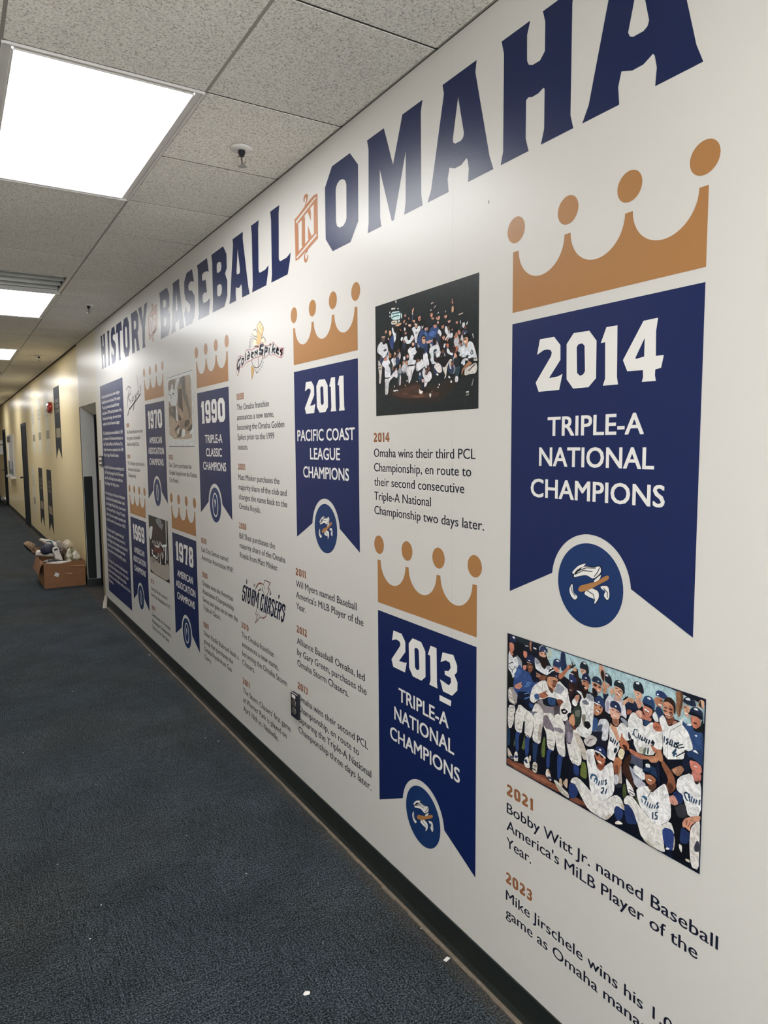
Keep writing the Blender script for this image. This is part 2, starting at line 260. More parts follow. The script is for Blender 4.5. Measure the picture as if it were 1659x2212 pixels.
# ------------------------------------------------------------------ traced artwork, in mm along and up the wall
PICS = {
 'photo21': (-1488, 739, '0b1020 0,778 1238,777 1238,2 2,1|a9c8cf 299,772 335,777 1235,773 1233,645 1106,638 990,651 853,633 730,608 543,622 348,670 306,720|1d2b33 7,777 289,777 263,747 122,744 19,751|b9c3b4 305,769 346,768 344,730 316,711 300,741|5f7130 143,216 148,228 151,144 120,140 129,185|5f7130 295,276 307,270 307,158 270,154 279,210|3f5a3a 59,160 72,185 72,138 54,131|3f5a3a 207,214 214,201 215,150 204,156|4f6a3a 367,183 373,181 374,159 361,156|7e452c 3,45 57,39 142,57 210,45 245,42 306,62 320,47 356,40 389,44 435,12 341,6 1,1|95573a 19,27 95,28 203,27 306,44 373,37 307,19 168,15 39,14|66742f 568,242 586,244 598,223 603,160 556,158 558,195|4f5c2a 823,227 836,239 848,191 833,155 822,175|4f5c2a 899,206 902,196 930,161 928,157 897,190|7e452c 495,17 532,36 577,34 607,29 616,14 557,6 486,0|3a2018 556,16 616,18 642,7 601,5|16234a 12,773 39,776 68,768 78,750 50,728 17,735|e8e8ea 37,766 52,773 63,761 43,758|c9775c 13,732 50,728 53,713 53,690 33,674 14,690|b5623f 14,690 33,682 52,665 40,658 14,672|dcdde0 6,683 40,653 48,644 63,659 99,655 114,621 96,601 68,557 53,532 24,521 9,524|9aa0ad 70,671 95,662 117,647 122,597 96,601 85,639|14202e~5 11,601 34,616 45,618|14202e~5 15,589 27,576 42,575 38,559|14202e~4 49,577 63,602 75,592 86,598|14202e~4 57,553 68,567 75,559|0c1612 4,573 31,557 54,506 65,481 5,484|a49a97 7,463 65,481 88,454 78,378 45,378 11,383|d8cfc6 9,459 32,452 63,389 41,379 10,390|2a2428~3 14,436 33,426|2a2428~3 18,411 44,404|ddd8d2 9,361 71,375 59,274 7,256|4b4348~2 11,346 52,358|4b4348~2 11,325 49,334|4b4348~2 13,307 49,319|4b4348~2 12,288 46,295|0c1018 58,747 127,744 127,701 121,663 84,674 55,698|c9775c 127,708 159,709 160,686 149,671 131,676|10162a 127,726 144,750 173,752 180,731 173,707 131,709|e0e0e0~4 144,740 166,743|141b2f~6 79,755 127,746|b07050 177,771 193,775 197,738 191,717 176,738|0e1428 190,766 245,772 246,716 218,709 190,727|d8d8d8~8 209,744 228,743|dfe0e4 219,699 253,683 277,652 294,647 310,673 356,679 327,654 321,620 285,620 227,631 219,659|9b9dab 219,699 253,683 260,670 223,657|9b9dab 310,673 356,679 324,648 304,657|17305f 255,740 258,761 282,771 312,767 317,744 286,740|e9ecef~3 254,742 258,761 272,773 298,775 308,763|e9ecef~5 289,749 299,745|d3997b 249,731 286,743 302,730 301,715 280,710 253,712|20120f 246,708 270,702 313,723 316,695 304,657 294,647 270,658 256,684|231715~5 264,730 276,727|231715~4 289,729 299,729|17264d 156,678 177,699 205,700 219,679 219,659 178,653 149,656|e9ecef~5 171,664 181,664|d0a080~4 160,650 192,652|1c4482 96,626 129,599 193,597 227,601 248,570 208,513 181,482 195,471 182,426 224,424 214,391 183,386 132,431 95,435 54,464 50,500 60,554|0b1530 131,477 181,482 195,461 175,409 214,394 183,386 132,431 92,439 88,464|0a1128 179,598 241,622 281,614 255,579 215,548 193,577|3a6cab 166,546 194,546 180,515 134,499|2d5da0 71,583 96,601 115,580 86,541 65,530|754526 157,642 206,648 206,620 189,598 168,602|a8673f 171,631 199,636 196,618 178,613|1a0f0c~4 177,620 192,622|c07a62 127,624 153,634 157,620 143,598 129,604|c4826a 58,489 83,507 123,530 112,515 125,504 106,482 65,473|7d4a3a~3 87,497 116,496|4f88c0~5 142,465 177,481|3a72b0~7 143,437 181,459|e0dcd6 96,397 176,376 197,380 145,303 68,277 71,336|0b1326 67,387 96,399 89,366 71,336|14264c 411,775 441,773 445,733 457,701 417,666 406,723|17305f 358,713 374,729 403,729 414,713 410,686 378,680 354,685|e6e8ea 376,718 390,726 402,715 381,714|0b1020 356,688 378,680 407,683 404,675 359,677|c9795c 356,683 391,683 406,666 385,653 363,663|f0efe9 330,667 356,674 340,660|a9623f 394,648 417,664 454,698 459,716 481,722 484,709 466,692 418,628 399,623|d08a60 459,714 478,721 481,712 463,700|1a1012~6 488,735 498,717 484,706|1a1012~6 511,730 484,706|d29a72 493,706 514,717 524,698 497,693|7e4a30 315,616 295,581 279,571 258,583 231,590 234,611 261,608 295,613|c28a66~6 232,610 261,606|c28a66~6 233,592 261,600|10182f 325,619 327,637 353,656 385,655 397,627 360,624|e9ecef~6 327,635 344,651 363,662|c9b0a0~6 378,636 384,631|c98a63 315,611 344,622 392,626 393,600 378,564 359,541 329,549 312,581|8a5233 361,610 393,612 390,594 371,567 349,565|5a3222 312,581 332,560 362,559 349,531 326,546|20130f~5 354,605 374,604|20130f~4 358,574 377,577|e6e4e1 269,578 309,590 326,546 349,531 362,542 396,620 447,591 462,589 470,546 495,493 453,462 412,473 395,513 330,508 287,480 250,468 223,440 203,435 183,447 191,485 211,532|9fa3b0 393,604 447,589 416,546 369,544 371,559|8f8a86~3 282,567 277,516|8f8a86~3 296,571 303,529|8f8a86~3 469,574 457,533 467,503|2f5486 214,482 250,503 264,477 230,457|a9603f 253,501 297,525 321,541 303,519 330,513 291,483 264,480|6f3a28~3 287,514 317,513|1c4578 317,487 340,511 379,506 377,473 334,462|0d1222 281,468 314,490 328,460 295,450|8b8086 237,454 281,478 291,449 357,458 396,482 415,450 391,387 287,351 286,395 261,432|4e454d 364,469 411,485 422,452 429,423 401,391 359,376 371,423|ded9d4 230,442 265,440 299,399 280,349 198,321 193,364 217,417|707684 183,376 231,394 252,388 232,359 204,355|7b4028 382,509 420,521 439,508 415,476 392,491|e3e0dc 411,485 457,533 489,486 484,449 442,404 409,436|241d24 415,464 440,479 468,472 456,454 428,444|e8e6e4 428,459 453,472 447,458|0e1122 459,452 478,470 520,472 539,438 476,416|17264d 464,644 479,665 503,669 528,655 534,638 498,635|43241c 465,628 501,626 499,584 475,586|e9ecef~5 481,642 492,638|e9e0d8~4 474,628 495,626|e8e6e4 494,540 512,557 535,571 536,539 507,520|c98a72 506,548 530,579 536,548 519,533|ddd8d2 6,310 62,329 59,278 35,228 13,225|4b4348~2 12,294 42,301|4b4348~2 16,274 46,274|4b4348~2 20,252 43,257|0a0e1c 58,328 71,332 69,237 56,142 18,118 9,221 39,232 61,279|143a5c 5,220 28,224 29,133 7,114|e2ded8 69,331 144,356 131,274 124,233 91,226 69,237 65,272|8a817a~3 91,276 127,299|4b4348~3 91,242 127,257|163a78 73,228 106,229 124,230 101,117 75,110|0a0e1c 102,225 149,239 143,211 122,141 100,120|e2ded8 155,360 211,378 216,296 199,237 185,225 146,233 148,306|2a2428~4 149,239 185,232|163a78 151,227 196,230 177,120 152,105|0a0e1c 185,226 210,225 216,99 180,121|e2ded8 214,379 282,402 290,354 278,280 272,230 252,216 206,226 219,297|b7aaa2 260,337 284,337 275,239 248,239|6a605c~3 231,233 248,219|12305c 214,216 262,220 257,121 216,99|0a0e1c 255,219 282,236 277,159 307,156 313,65 251,62 237,113|e2ded8 282,402 365,429 373,351 382,288 372,223 353,218 323,226 315,301 290,337|7e727c 289,389 319,404 333,389 369,352 375,325 340,330 311,324 290,342|5a5055~3 322,266 368,278|5a5055~3 329,244 372,245|143878 323,219 372,223 342,116 315,108|0a0e1c 343,209 392,228 401,74 360,46 342,99|e2ded8 368,415 406,443 455,380 444,320 457,233 443,214 401,222 381,287 373,351|8d8790 369,352 414,365 443,358 434,341 376,335|143878 398,220 443,216 423,98 401,74 397,146|0a0e1c 434,210 465,231 496,198 545,205 546,149 492,112 467,106 420,89|e2ded8 456,349 510,387 539,416 545,205 508,207 483,226 463,293|6e6672 454,427 503,427 506,312 463,293 446,352|90889a 461,365 505,366 503,311 466,307|c7743f 469,439 517,465 518,418 491,423|3a1a18 479,414 521,419 528,398 507,386|cdbfae 7,108 26,97 57,63 49,50 11,54|4a4d6a 23,63 53,72 57,58 30,50|d9d3cb 69,103 90,113 97,79 94,54 57,47|2f4a78 64,79 94,91 97,79 72,66|e0dbd4 152,100 177,118 188,88 195,55 160,46 142,65|1c2f5c 145,84 166,98 177,74 156,73|c9b8a4 187,127 201,130 198,92 182,96|cfc5b6 216,97 237,110 254,97 245,44 210,48|1f2838~4 220,83 244,85|1f2838~6 213,62 237,62|d8cfc4 319,102 338,110 359,59 353,46 313,62|a9683f 329,101 349,97 342,79|3a3f5c 323,61 352,73 359,59 336,52|c4ab8c 414,91 433,92 440,53 415,50|c4a68c 464,110 475,105 472,55 450,65 440,75|cfc8ba 372,64 398,68 447,44 482,34 486,5 432,13 406,26|2b2626~3 389,54 431,23|2b2626~3 412,53 454,20|2b2626~3 437,40 479,19|f2efe8~3 402,59 469,24|123068 481,83 517,108 542,85 531,39 495,16 482,34|e2ded8 496,99 516,136 546,149 547,101 517,103|2a1a1a 470,675 515,713 530,713 534,674 555,667 547,618 521,601 503,586 492,531 473,548|8a4a2e 469,717 484,724 488,708 470,692|1a1012~6 487,739 495,720 482,709|1a1012~6 511,731 488,711|d29a72 494,708 515,716 524,700 500,693|e6ddd5~5 470,678 498,676|182a5c 470,672 488,676 510,668 525,653 505,631 471,626|e4e6ea 480,643 494,644 492,636 482,635|43241c 471,621 496,621 500,590 482,572 472,577|d8c8b8~3 475,589 490,590|13202c 541,732 549,755 570,765 596,749 604,713 592,698 574,723 544,721|dfe2e4 561,756 576,760 583,750 567,751|d29a80 544,721 574,723 586,717 569,696 551,696|3a2018~4 554,710 568,714|17264d 549,660 555,669 560,693 580,708 603,699 615,679 613,654 590,667 563,669|e4e6ea 576,684 589,686 589,679 579,678|14101a 522,643 555,662 562,622 560,575 533,600 526,616|b0704e 562,669 590,670 607,661 602,634 582,615 565,623 555,644|20130f 558,644 582,640 573,630 579,618 602,634 595,595 575,568 557,586|20130f~5 567,661 578,661|20130f~4 590,661 599,656|f0e8e0~4 575,631 588,631|e2e1e0 518,600 544,603 556,600 575,566 603,612 638,599 637,508 631,414 597,374 556,371 508,379 555,434 559,482 543,540 563,579|9599a6 591,608 637,604 635,580 613,571 586,583|707784 555,555 586,572 610,554 578,542|b0b0b4~4 599,518 588,496|b0b0b4~4 623,508 595,473|c58a70 518,574 542,584 545,564 531,548 510,529 504,546|e8e6e4 492,533 510,557 534,530 517,513 498,518|2f3a33 493,484 529,521 555,530 562,488 552,433 525,407 494,437|6a6f66 514,491 550,509 548,464 518,463|8a8578 562,490 588,496 586,463 575,445 596,429 579,425 563,451|15151f 575,454 607,468 624,448 605,423 581,429|c98a63 494,465 509,472 519,426 507,401 476,416 476,440|6b3524 498,405 522,406 523,389 504,393|1a2c44 621,676 626,698 646,711 674,705 684,688 682,669 658,678|d8d8d8~4 658,688 666,688|c9805e 621,667 635,676 680,671 684,652 671,628 653,641 631,647|1a1016 629,667 647,670 656,662 639,654|1a1016 661,663 681,667 675,658 664,657|1a1014 625,648 651,642 662,621 649,612 626,614|f0e8e0~4 659,644 673,643|c98f74 665,770 680,776 700,759 702,700 685,699 667,739|2a1a18 684,755 698,743 699,695 691,697 673,732|b98060 685,695 702,698 716,679 714,645 701,632 693,637|16202e 699,739 720,744 742,729 747,700 743,683 724,695 702,700|e4e6ea 704,734 720,740 723,728 706,728|cf9474 716,695 729,694 727,672 716,668|14203f 693,637 715,637 725,649 729,614 713,603 696,615|15222c 756,704 766,723 784,731 811,723 821,704 822,674 810,666 804,690 780,695 759,694|dfe4e2 778,722 789,728 802,720 785,718|d6a07e 759,690 783,695 806,689 812,669 800,643 782,633 768,649 757,667|a9633f 770,667 783,675 797,668 789,655 773,655|2a1814~4 767,686 780,686|2a1814~4 791,681 804,679|f5efe8~6 776,666 792,660|cf9a78 730,657 746,686 757,667 755,645 741,645|c99a94 760,646 782,633 805,640 808,628 774,622 755,631|d5d2da 725,636 742,638 758,619 806,630 827,619 839,553 808,565 712,542 705,598|a39cb0 710,602 732,611 733,562 714,547|16202c 867,713 871,742 888,754 918,750 924,713 897,710|e4e6ea 881,745 901,753 906,744 886,740|d59a78 870,712 900,712 919,712 918,682 901,670 883,684|3a1c18 885,693 903,701 903,686 891,680|f5efe8~5 888,690 900,689|d3a48c 879,670 926,667 917,639 903,626 882,649|14203f 827,623 836,639 877,656 903,624 883,603 837,609|cf9a78 806,617 823,648 836,661 874,668 879,649 869,641 841,643 819,614|6b3a2a~3 841,654 847,643|6b3a2a~3 856,661 862,645|14101a 808,639 833,666 846,666 821,641|a8563f 837,605 868,606 861,591 838,575|17305f 641,578 646,604 671,621 699,607 707,578 700,556 678,573|dfe2e6 663,589 674,588 672,581 663,581|e9e4de~6 641,574 678,572|c07c55 637,565 672,572 695,565 690,539 665,515 640,511|2a1814 647,566 661,564 650,558|2a1814 672,565 689,564 678,555|3a1c16 662,543 681,545 673,531|f5efe8~7 652,539 670,534|1c1218 690,546 706,553 715,520 696,512 679,522|245089 636,501 669,496 664,460 642,425 630,413|d5d6dc 674,500 715,516 738,501 731,449 727,409 666,386 642,418 667,468|44506c 667,468 697,483 687,434 643,409 653,440|1a2340 687,443 698,449 688,395 644,378 651,407|17264d 736,583 740,611 761,622 790,618 805,592 804,568 775,580|e4e6ea 766,599 779,601 776,592 767,592|d8a088 734,576 759,586 789,580 802,567 793,540 772,524 747,533 737,557|2a1814~4 749,574 762,573|2a1814~4 778,573 792,570|f5efe8~5 762,549 777,545|a0543f~4 763,543 779,542|131420 720,531 734,544 745,539 748,500 735,496 724,514|a06a50 750,530 793,540 793,514 778,497 756,505|e4e3e2 735,496 781,492 809,534 851,514 867,487 863,458 740,414|9599a6 803,554 839,549 843,522 827,527 803,541|20293c 848,502 867,491 860,457 849,470|cc9270 740,506 762,494 778,497 787,476 804,437 785,430 763,463 746,479|c27848 804,437 808,477 816,475 819,450 842,451|e6e4e2 842,546 863,596 883,603 904,584 928,584 932,484 875,463 846,508|b3684c 881,602 903,624 927,621 928,588 904,586|2b4a66~6 904,519 886,520 874,494 885,487 894,495|2b4a66~4 902,497 914,514|2b4a66~4 912,492 921,511|16202c 872,746 891,755 914,752 925,732 930,710 920,701 905,709 873,706|e4e6ea 882,747 899,753 905,743 887,740|d59a78 873,703 898,710 915,703 914,682 902,670 886,675|3a1c18 888,695 903,700 901,686 891,685|f5efe8~4 890,691 902,691|c98f78 884,673 914,669 924,651 901,624 890,642|14203f 874,657 887,652 903,623 876,604|163468 991,718 994,738 1012,748 1040,744 1055,728 1039,714 1008,718|e4e6ea 998,728 1008,731 1007,723 999,722|b0704e 985,702 995,711 1018,716 1032,710 1028,680 1017,666 998,673 988,688|2a1814 999,708 1011,706 1002,703|2a1814~5 1016,703 1028,703|f5efe8~6 1010,682 1024,682|1c3560 996,666 1010,674 1027,665 1044,630 1012,613 992,642|e0dfe0 976,618 990,647 1007,626 1013,601 994,596|d8a890 884,604 903,623 920,620 922,589 907,588|e6e4e2 876,599 909,585 927,559 942,553 975,590 994,584 1014,557 1032,566 1038,481 1008,472 985,431 882,413|1b3e6c 925,677 933,696 957,706 978,700 989,680 990,645 958,654 936,655 921,665|e4e6e8 945,694 959,700 971,691 957,687|0b1326 923,668 939,664 972,662 985,650 968,642 932,651|c9785c 926,652 954,652 980,646 976,624 960,602 943,604 926,626|f8f4ee~8 937,636 957,630|7c2f22~4 936,630 957,624|c07058 923,613 946,603 974,607 973,590 939,584 920,588|1f3c66 924,587 973,589 942,552|b8613f 984,593 1008,597 1027,587 1032,566 1016,556 1000,555 983,563|6f2f20~3 993,565 1004,579|6f2f20~3 1005,558 1013,578|c8c4c2~3 904,529 904,443|8a5a34 1094,773 1126,774 1133,750 1128,708 1120,665 1112,656 1099,683 1099,727|5a3a24 1116,773 1129,773 1132,750 1125,707 1115,664 1112,691 1121,734|d3a080 1197,734 1212,769 1233,766 1230,730 1216,733|1d2428 1203,740 1214,767 1220,738 1230,730|e4e3e2 1112,635 1139,668 1132,629|12203c 1128,736 1140,756 1159,765 1187,757 1196,732 1178,726 1152,726|e4e6ea 1140,750 1160,760 1169,749 1149,745|cf9a7c 1131,715 1152,725 1168,717 1162,690 1161,669 1143,677|2a1814~4 1138,711 1148,711|f5efe8~4 1141,686 1154,687|2c1812 1032,700 1045,726 1068,734 1091,721 1097,692 1095,661 1086,674 1080,701 1057,708|c98462 1031,700 1057,710 1083,698 1088,675 1084,650 1065,631 1049,634 1035,658|a05a3c 1065,698 1085,688 1086,658 1073,640 1066,668|15100e 1036,666 1054,666 1050,661 1038,659|15100e 1063,665 1081,669 1077,662 1066,661|2a1814~5 1040,677 1052,678|2a1814~5 1063,678 1079,680|f0e2d8~6 1048,649 1069,649|6f2f20~3 1050,646 1069,646|7a4228 1051,630 1067,629 1089,655 1092,636 1072,605 1056,609|b9745a 1089,635 1110,636 1079,609|e8e6e4 1011,613 1032,644 1049,627 1055,609 1067,597 1110,634 1123,636 1134,628 1159,609 1182,577 1192,541 1171,523 1142,522 1159,484 1042,438 1035,565|55606c~2 1125,627 1073,581 1070,547|8a8f96~2 1062,523 1063,451|1f2a3a~5 1137,543 1116,531|1f2a3a~5 1144,533 1116,517|1f2a3a~5 1151,516 1106,476|1f4377 1131,649 1151,638 1177,639 1199,625 1232,629 1238,515 1161,507 1171,523 1190,544 1161,609 1134,628|f0efee 1147,635 1174,650 1175,638|132040 1164,704 1176,723 1201,730 1225,720 1230,683 1218,681 1196,693 1165,684|e4e6ea 1180,719 1197,726 1208,717 1189,715|0a0e1c 1156,691 1172,703 1217,702 1224,681 1194,690 1167,685|121417 1180,628 1199,633 1219,654 1224,681 1230,683 1232,631 1199,619|b8674a 1167,681 1196,689 1218,681 1217,653 1199,633 1179,638|d08a70~5 1186,676 1185,663|2a1010 1183,661 1202,661 1200,653 1187,654|e8eaec 1189,607 1206,608 1200,598|16365f 1174,518 1185,539 1213,545 1233,529 1235,513 1183,493 1173,506|e4e6ea 1185,533 1204,544 1215,530 1196,529|24496a~5 900,524 884,522 879,505 887,489 898,486|14304a~6 907,509 905,487|14304a~6 919,507 913,485|14304a~6 929,502 923,484 935,489|14304a~7 944,503 940,486|14304a~7 954,500 947,479|14304a~7 968,501 962,480|14304a~8 985,505 978,490 992,499 984,479|24496a~6 1045,546 1043,518|14304a~7 1064,542 1056,533 1064,526 1055,514|14304a~6 1079,544 1071,518 1085,521|14304a~6 1086,542 1083,514|14304a~7 1100,539 1094,518 1103,518|14304a~8 1117,543 1104,533 1114,524 1103,516|24496a~9 1105,508 1090,484 1108,489|24496a~9 1101,503 1095,474|c9c9b8 909,445 926,456 941,451 932,419 915,426|6a7a70 936,449 953,464 947,425 932,419|2c5550~7 962,461 959,432|b36a4a 969,482 983,481 1008,472 1031,476 1036,459 1018,452 992,451|40201a 999,451 1017,465 1036,464 1027,448 1009,445|b8744f 882,416 907,419 957,418 990,435 1037,445 1039,437 913,388 883,401|e2ded8 505,353 518,346 552,309 566,272 566,229 542,205 494,210 483,268|a09890~3 493,239 542,238|a09890~3 500,217 539,218|0b1226 481,215 500,208 551,209 558,195 556,156 520,144 484,85|153270 512,212 551,209 552,171 544,154 516,152|1a1a2a 625,419 692,443 688,399 727,406 725,369 683,372 656,354 643,380|cfc6c4 574,359 626,406 666,399 655,366 622,339 593,336|6a6068~4 598,349 621,376 643,389|c7bcae 508,378 547,378 578,342 596,307 599,259 574,258 552,311 521,347|e6e4e2 732,401 742,436 764,439 804,428 795,386 777,357 778,324 740,321 726,333|14304a~8 750,435 745,417 759,418|14304a~7 764,431 759,411|14304a~7 777,429 770,408|14304a~7 791,425 783,407|1a2c44 776,393 789,393 782,368 766,364 768,381|a8a8b8 728,366 739,374 734,332 726,329|4a5068 867,403 934,409 936,346 912,340 891,354 858,349|b8684a 854,417 874,421 934,409 935,394 895,394 864,400|9aa0b0 854,341 877,330 913,304 938,295 939,261 900,246 878,291|eceaea 891,354 924,347 915,315 880,321|e8e6e4 913,314 936,346 938,290|e8e6e4 840,276 880,240 901,205 876,192 853,208|2a2428~4 860,220 896,218|2a2428~4 863,208 894,204|3c2216 830,356 867,401 871,367 856,340 884,272 900,229 880,240 837,275 816,293|b8a8a0 805,315 815,319 816,279 823,231 800,225 798,267|c8c8d0 769,256 798,267 802,224 779,205|2a2c3a 779,210 821,230 821,214 805,203 782,198|0c1022 776,193 821,212 828,155 820,156 788,162 772,153|e8e6e6 593,315 645,337 654,321 646,302 664,254 687,239 725,287 762,320 772,259 778,185 767,151 735,118 719,93 663,100 625,117 617,184 600,261|c9bfc4 599,312 623,289 624,247 612,252|b8b0b4~3 635,284 630,236|b0a8ac~3 664,254 674,216|b8b0b4~3 741,280 760,186|b8b0b4~3 690,138 730,112|f2f0ee 605,319 645,337 654,324 637,299 614,299|182a62 651,330 658,356 683,368 711,364 725,333 715,322 684,338|e4e6ea 675,350 692,354 690,344 679,342|f3ede6~8 656,331 684,331 717,318|b5623c 648,312 662,325 718,317 719,296 697,271 675,272 657,293|0c0a10 658,325 676,323 674,309 660,310|0c0a10 685,322 707,321 702,310 688,312|f5efe8~8 672,285 694,284|8a4426 666,269 697,271 716,289 709,260 687,239 670,249|b0683e 765,314 782,351 820,347 813,318 801,266 774,262|7e4426 773,302 799,317 798,267 772,263|e3d6b0 791,369 807,404 835,399 820,347 796,353|b8683e 799,408 803,445 810,478 815,478 820,458 855,444 857,408 831,404|3a1a12 815,423 840,430 854,402 831,404|2a5a7a 623,184 634,207 660,211 677,195 672,176 657,187 640,184 629,170|e8e6e6 632,180 643,199 660,199 654,188 637,181|24587c~6 657,187 652,170|24587c~7 672,188 664,166|1f4a6c~7 686,187 678,163|1f4a6c~6 699,197 695,172|1f4a6c~6 709,203 706,177|1f4a6c~8 728,211 719,201 729,196 721,183|1a3c58~6 698,155 712,165 712,150 696,131 710,135|1a3c58 731,174 734,164 726,135 718,138|e2deda 496,110 511,133 538,146 568,142 628,113 674,101 716,92 746,128 788,163 820,156 844,106 822,107 790,109 777,80 780,66 735,6 694,3 619,8 576,48 546,83 524,107 496,100|b8ab9c 735,33 764,56 744,15 722,7|c8b8a4 810,132 837,132 840,109 822,112|153270 495,97 524,105 549,84 543,48 511,17 486,23 484,81|14306a 778,88 798,112 835,102 826,56 803,33 783,54|e8e2d4 789,27 810,42 837,35 785,10|0c1022 835,105 853,104 855,44 840,40 826,51|132c62 837,132 860,147 886,130 905,93 916,73 858,45 841,87|e2deda 833,155 848,184 876,196 902,181 933,158 943,156 945,87 916,73 889,127 862,146 837,137|101a34 1150,517 1173,525 1176,445 1168,428 1148,423 1139,448|9a6a4a 1084,408 1107,428 1133,446 1151,435 1132,400 1114,390 1096,399|c98a6a 1090,408 1113,425 1108,396 1096,397|163560 1156,511 1173,530 1237,555 1238,480 1214,489 1174,492|e4e6ea 1184,532 1200,541 1217,529 1198,530|0a1226 1168,500 1191,501 1238,480 1234,468 1208,487 1174,486|c8705c 1170,486 1208,492 1232,478 1232,449 1204,438 1182,447|f5e8e0~4 1198,469 1211,470|c07060 1184,446 1232,447 1230,417 1209,393 1189,410|241418 1192,406 1209,403 1227,421 1209,390|e8e6e6 1111,332 1120,388 1185,435 1206,386 1232,413 1236,260 1176,230 1159,281 1147,307|1f4a6c~7 1152,326 1163,336 1177,332 1175,317|1f4a6c~7 1155,322 1161,308 1170,302|1f4a6c~6 1181,325 1179,303|1f4a6c~6 1192,330 1187,304|1f4a6c~7 1203,324 1198,304|1f4a6c~7 1214,324 1209,306|1f4a6c~7 1228,330 1226,308|142a5c 1094,303 1117,325 1149,317 1149,284 1131,265 1106,290|33343a 1108,247 1159,286 1176,232 1139,202 1109,223|0a0c16 1090,239 1111,243 1127,204 1173,223 1163,181 1187,157 1193,12 1116,16 1107,99 1113,121 1093,177|132c5c 1143,171 1169,165 1187,160 1183,110 1137,90|e0dcd4 1134,88 1152,86 1151,50 1138,65|c9c0a8 1169,37 1191,41 1192,28 1172,26|cc8a6a 1148,187 1159,216 1195,241 1234,263 1234,242 1210,222 1188,195 1188,168 1163,178 1153,171|8a4a38~4 1168,191 1173,212|8a4a38~4 1180,189 1185,210|dcd6d0 1189,185 1213,223 1234,241 1234,109 1235,16 1197,12 1186,111|3a3f4a 1209,112 1221,145 1233,143 1234,98 1212,90|101a34 1001,419 1026,420 1030,322 1024,303 1008,330 1003,383|b4b4c0 886,296 919,293 958,287 940,262 908,248 887,262|56607a 886,313 922,314 916,297 886,305|e8e6e6 884,350 937,351 947,338 951,301 919,301 886,313|163258 932,340 943,362 974,384 1006,384 1015,338 988,341 953,338|e4e6e8 949,381 971,390 978,373 952,366|0a1226 932,341 969,350 1013,341 1008,330 976,336 947,333|a9663f 947,330 982,341 1011,331 999,304 977,289 955,297|f5efe8~6 967,313 983,314|5a3520 962,285 984,292 1008,319 1015,300 985,257 969,266|c9a078 965,273 988,268 985,262 969,263|e8e6e6 903,243 962,285 985,253 1024,301 1057,334 1076,293 1090,239 1091,176 1033,121 1012,97 989,131 930,161 909,203|2b4a5c~3 993,282 967,228|b87850 997,439 1018,472 1037,463 1044,430 1029,421 1010,428|c08058 961,411 988,428 1020,429 1011,411 977,398|8a5030 1032,425 1044,435 1100,387 1112,341 1105,322 1082,293 1060,324 1074,357 1036,408|5a321e 1063,336 1086,346 1105,327 1082,293|c98a78 1078,280 1103,300 1129,269 1108,250 1084,252|8a4a38~3 1102,255 1095,271|2a5a7a 932,216 944,227 964,227 967,212 955,209 941,217|2a5a7a~6 935,206 939,191|1f4a6c~6 958,207 952,188|1f4a6c~6 971,207 965,185|1f4a6c~6 983,205 978,183|1f4a6c~6 996,205 990,185|1f4a6c~6 1009,208 1003,191|1f4a6c~7 1025,229 1016,217 1026,210 1017,197|1a3c58~7 997,169 998,138|1a3c58~6 1022,180 1011,174 1010,161 1021,163 1020,149 1008,141|e0dcd6 890,186 930,158 989,129 1031,117 1090,173 1114,122 1098,122 1052,119 1061,37 1068,13 1041,5 942,12 906,101|c9beb0 941,17 993,20 1041,5 994,0|b8b0a4 1110,117 1117,87 1112,47 1104,37 1108,83|16357a 1048,109 1064,128 1094,135 1111,120 1107,38 1074,33 1057,58|e8e6e4 1068,27 1076,42 1091,42 1086,33|0e1a34 1070,11 1086,36 1098,34 1112,8 1075,2|0c1c3c~4 0,778 1237,775 1238,3 4,1 0,778'),
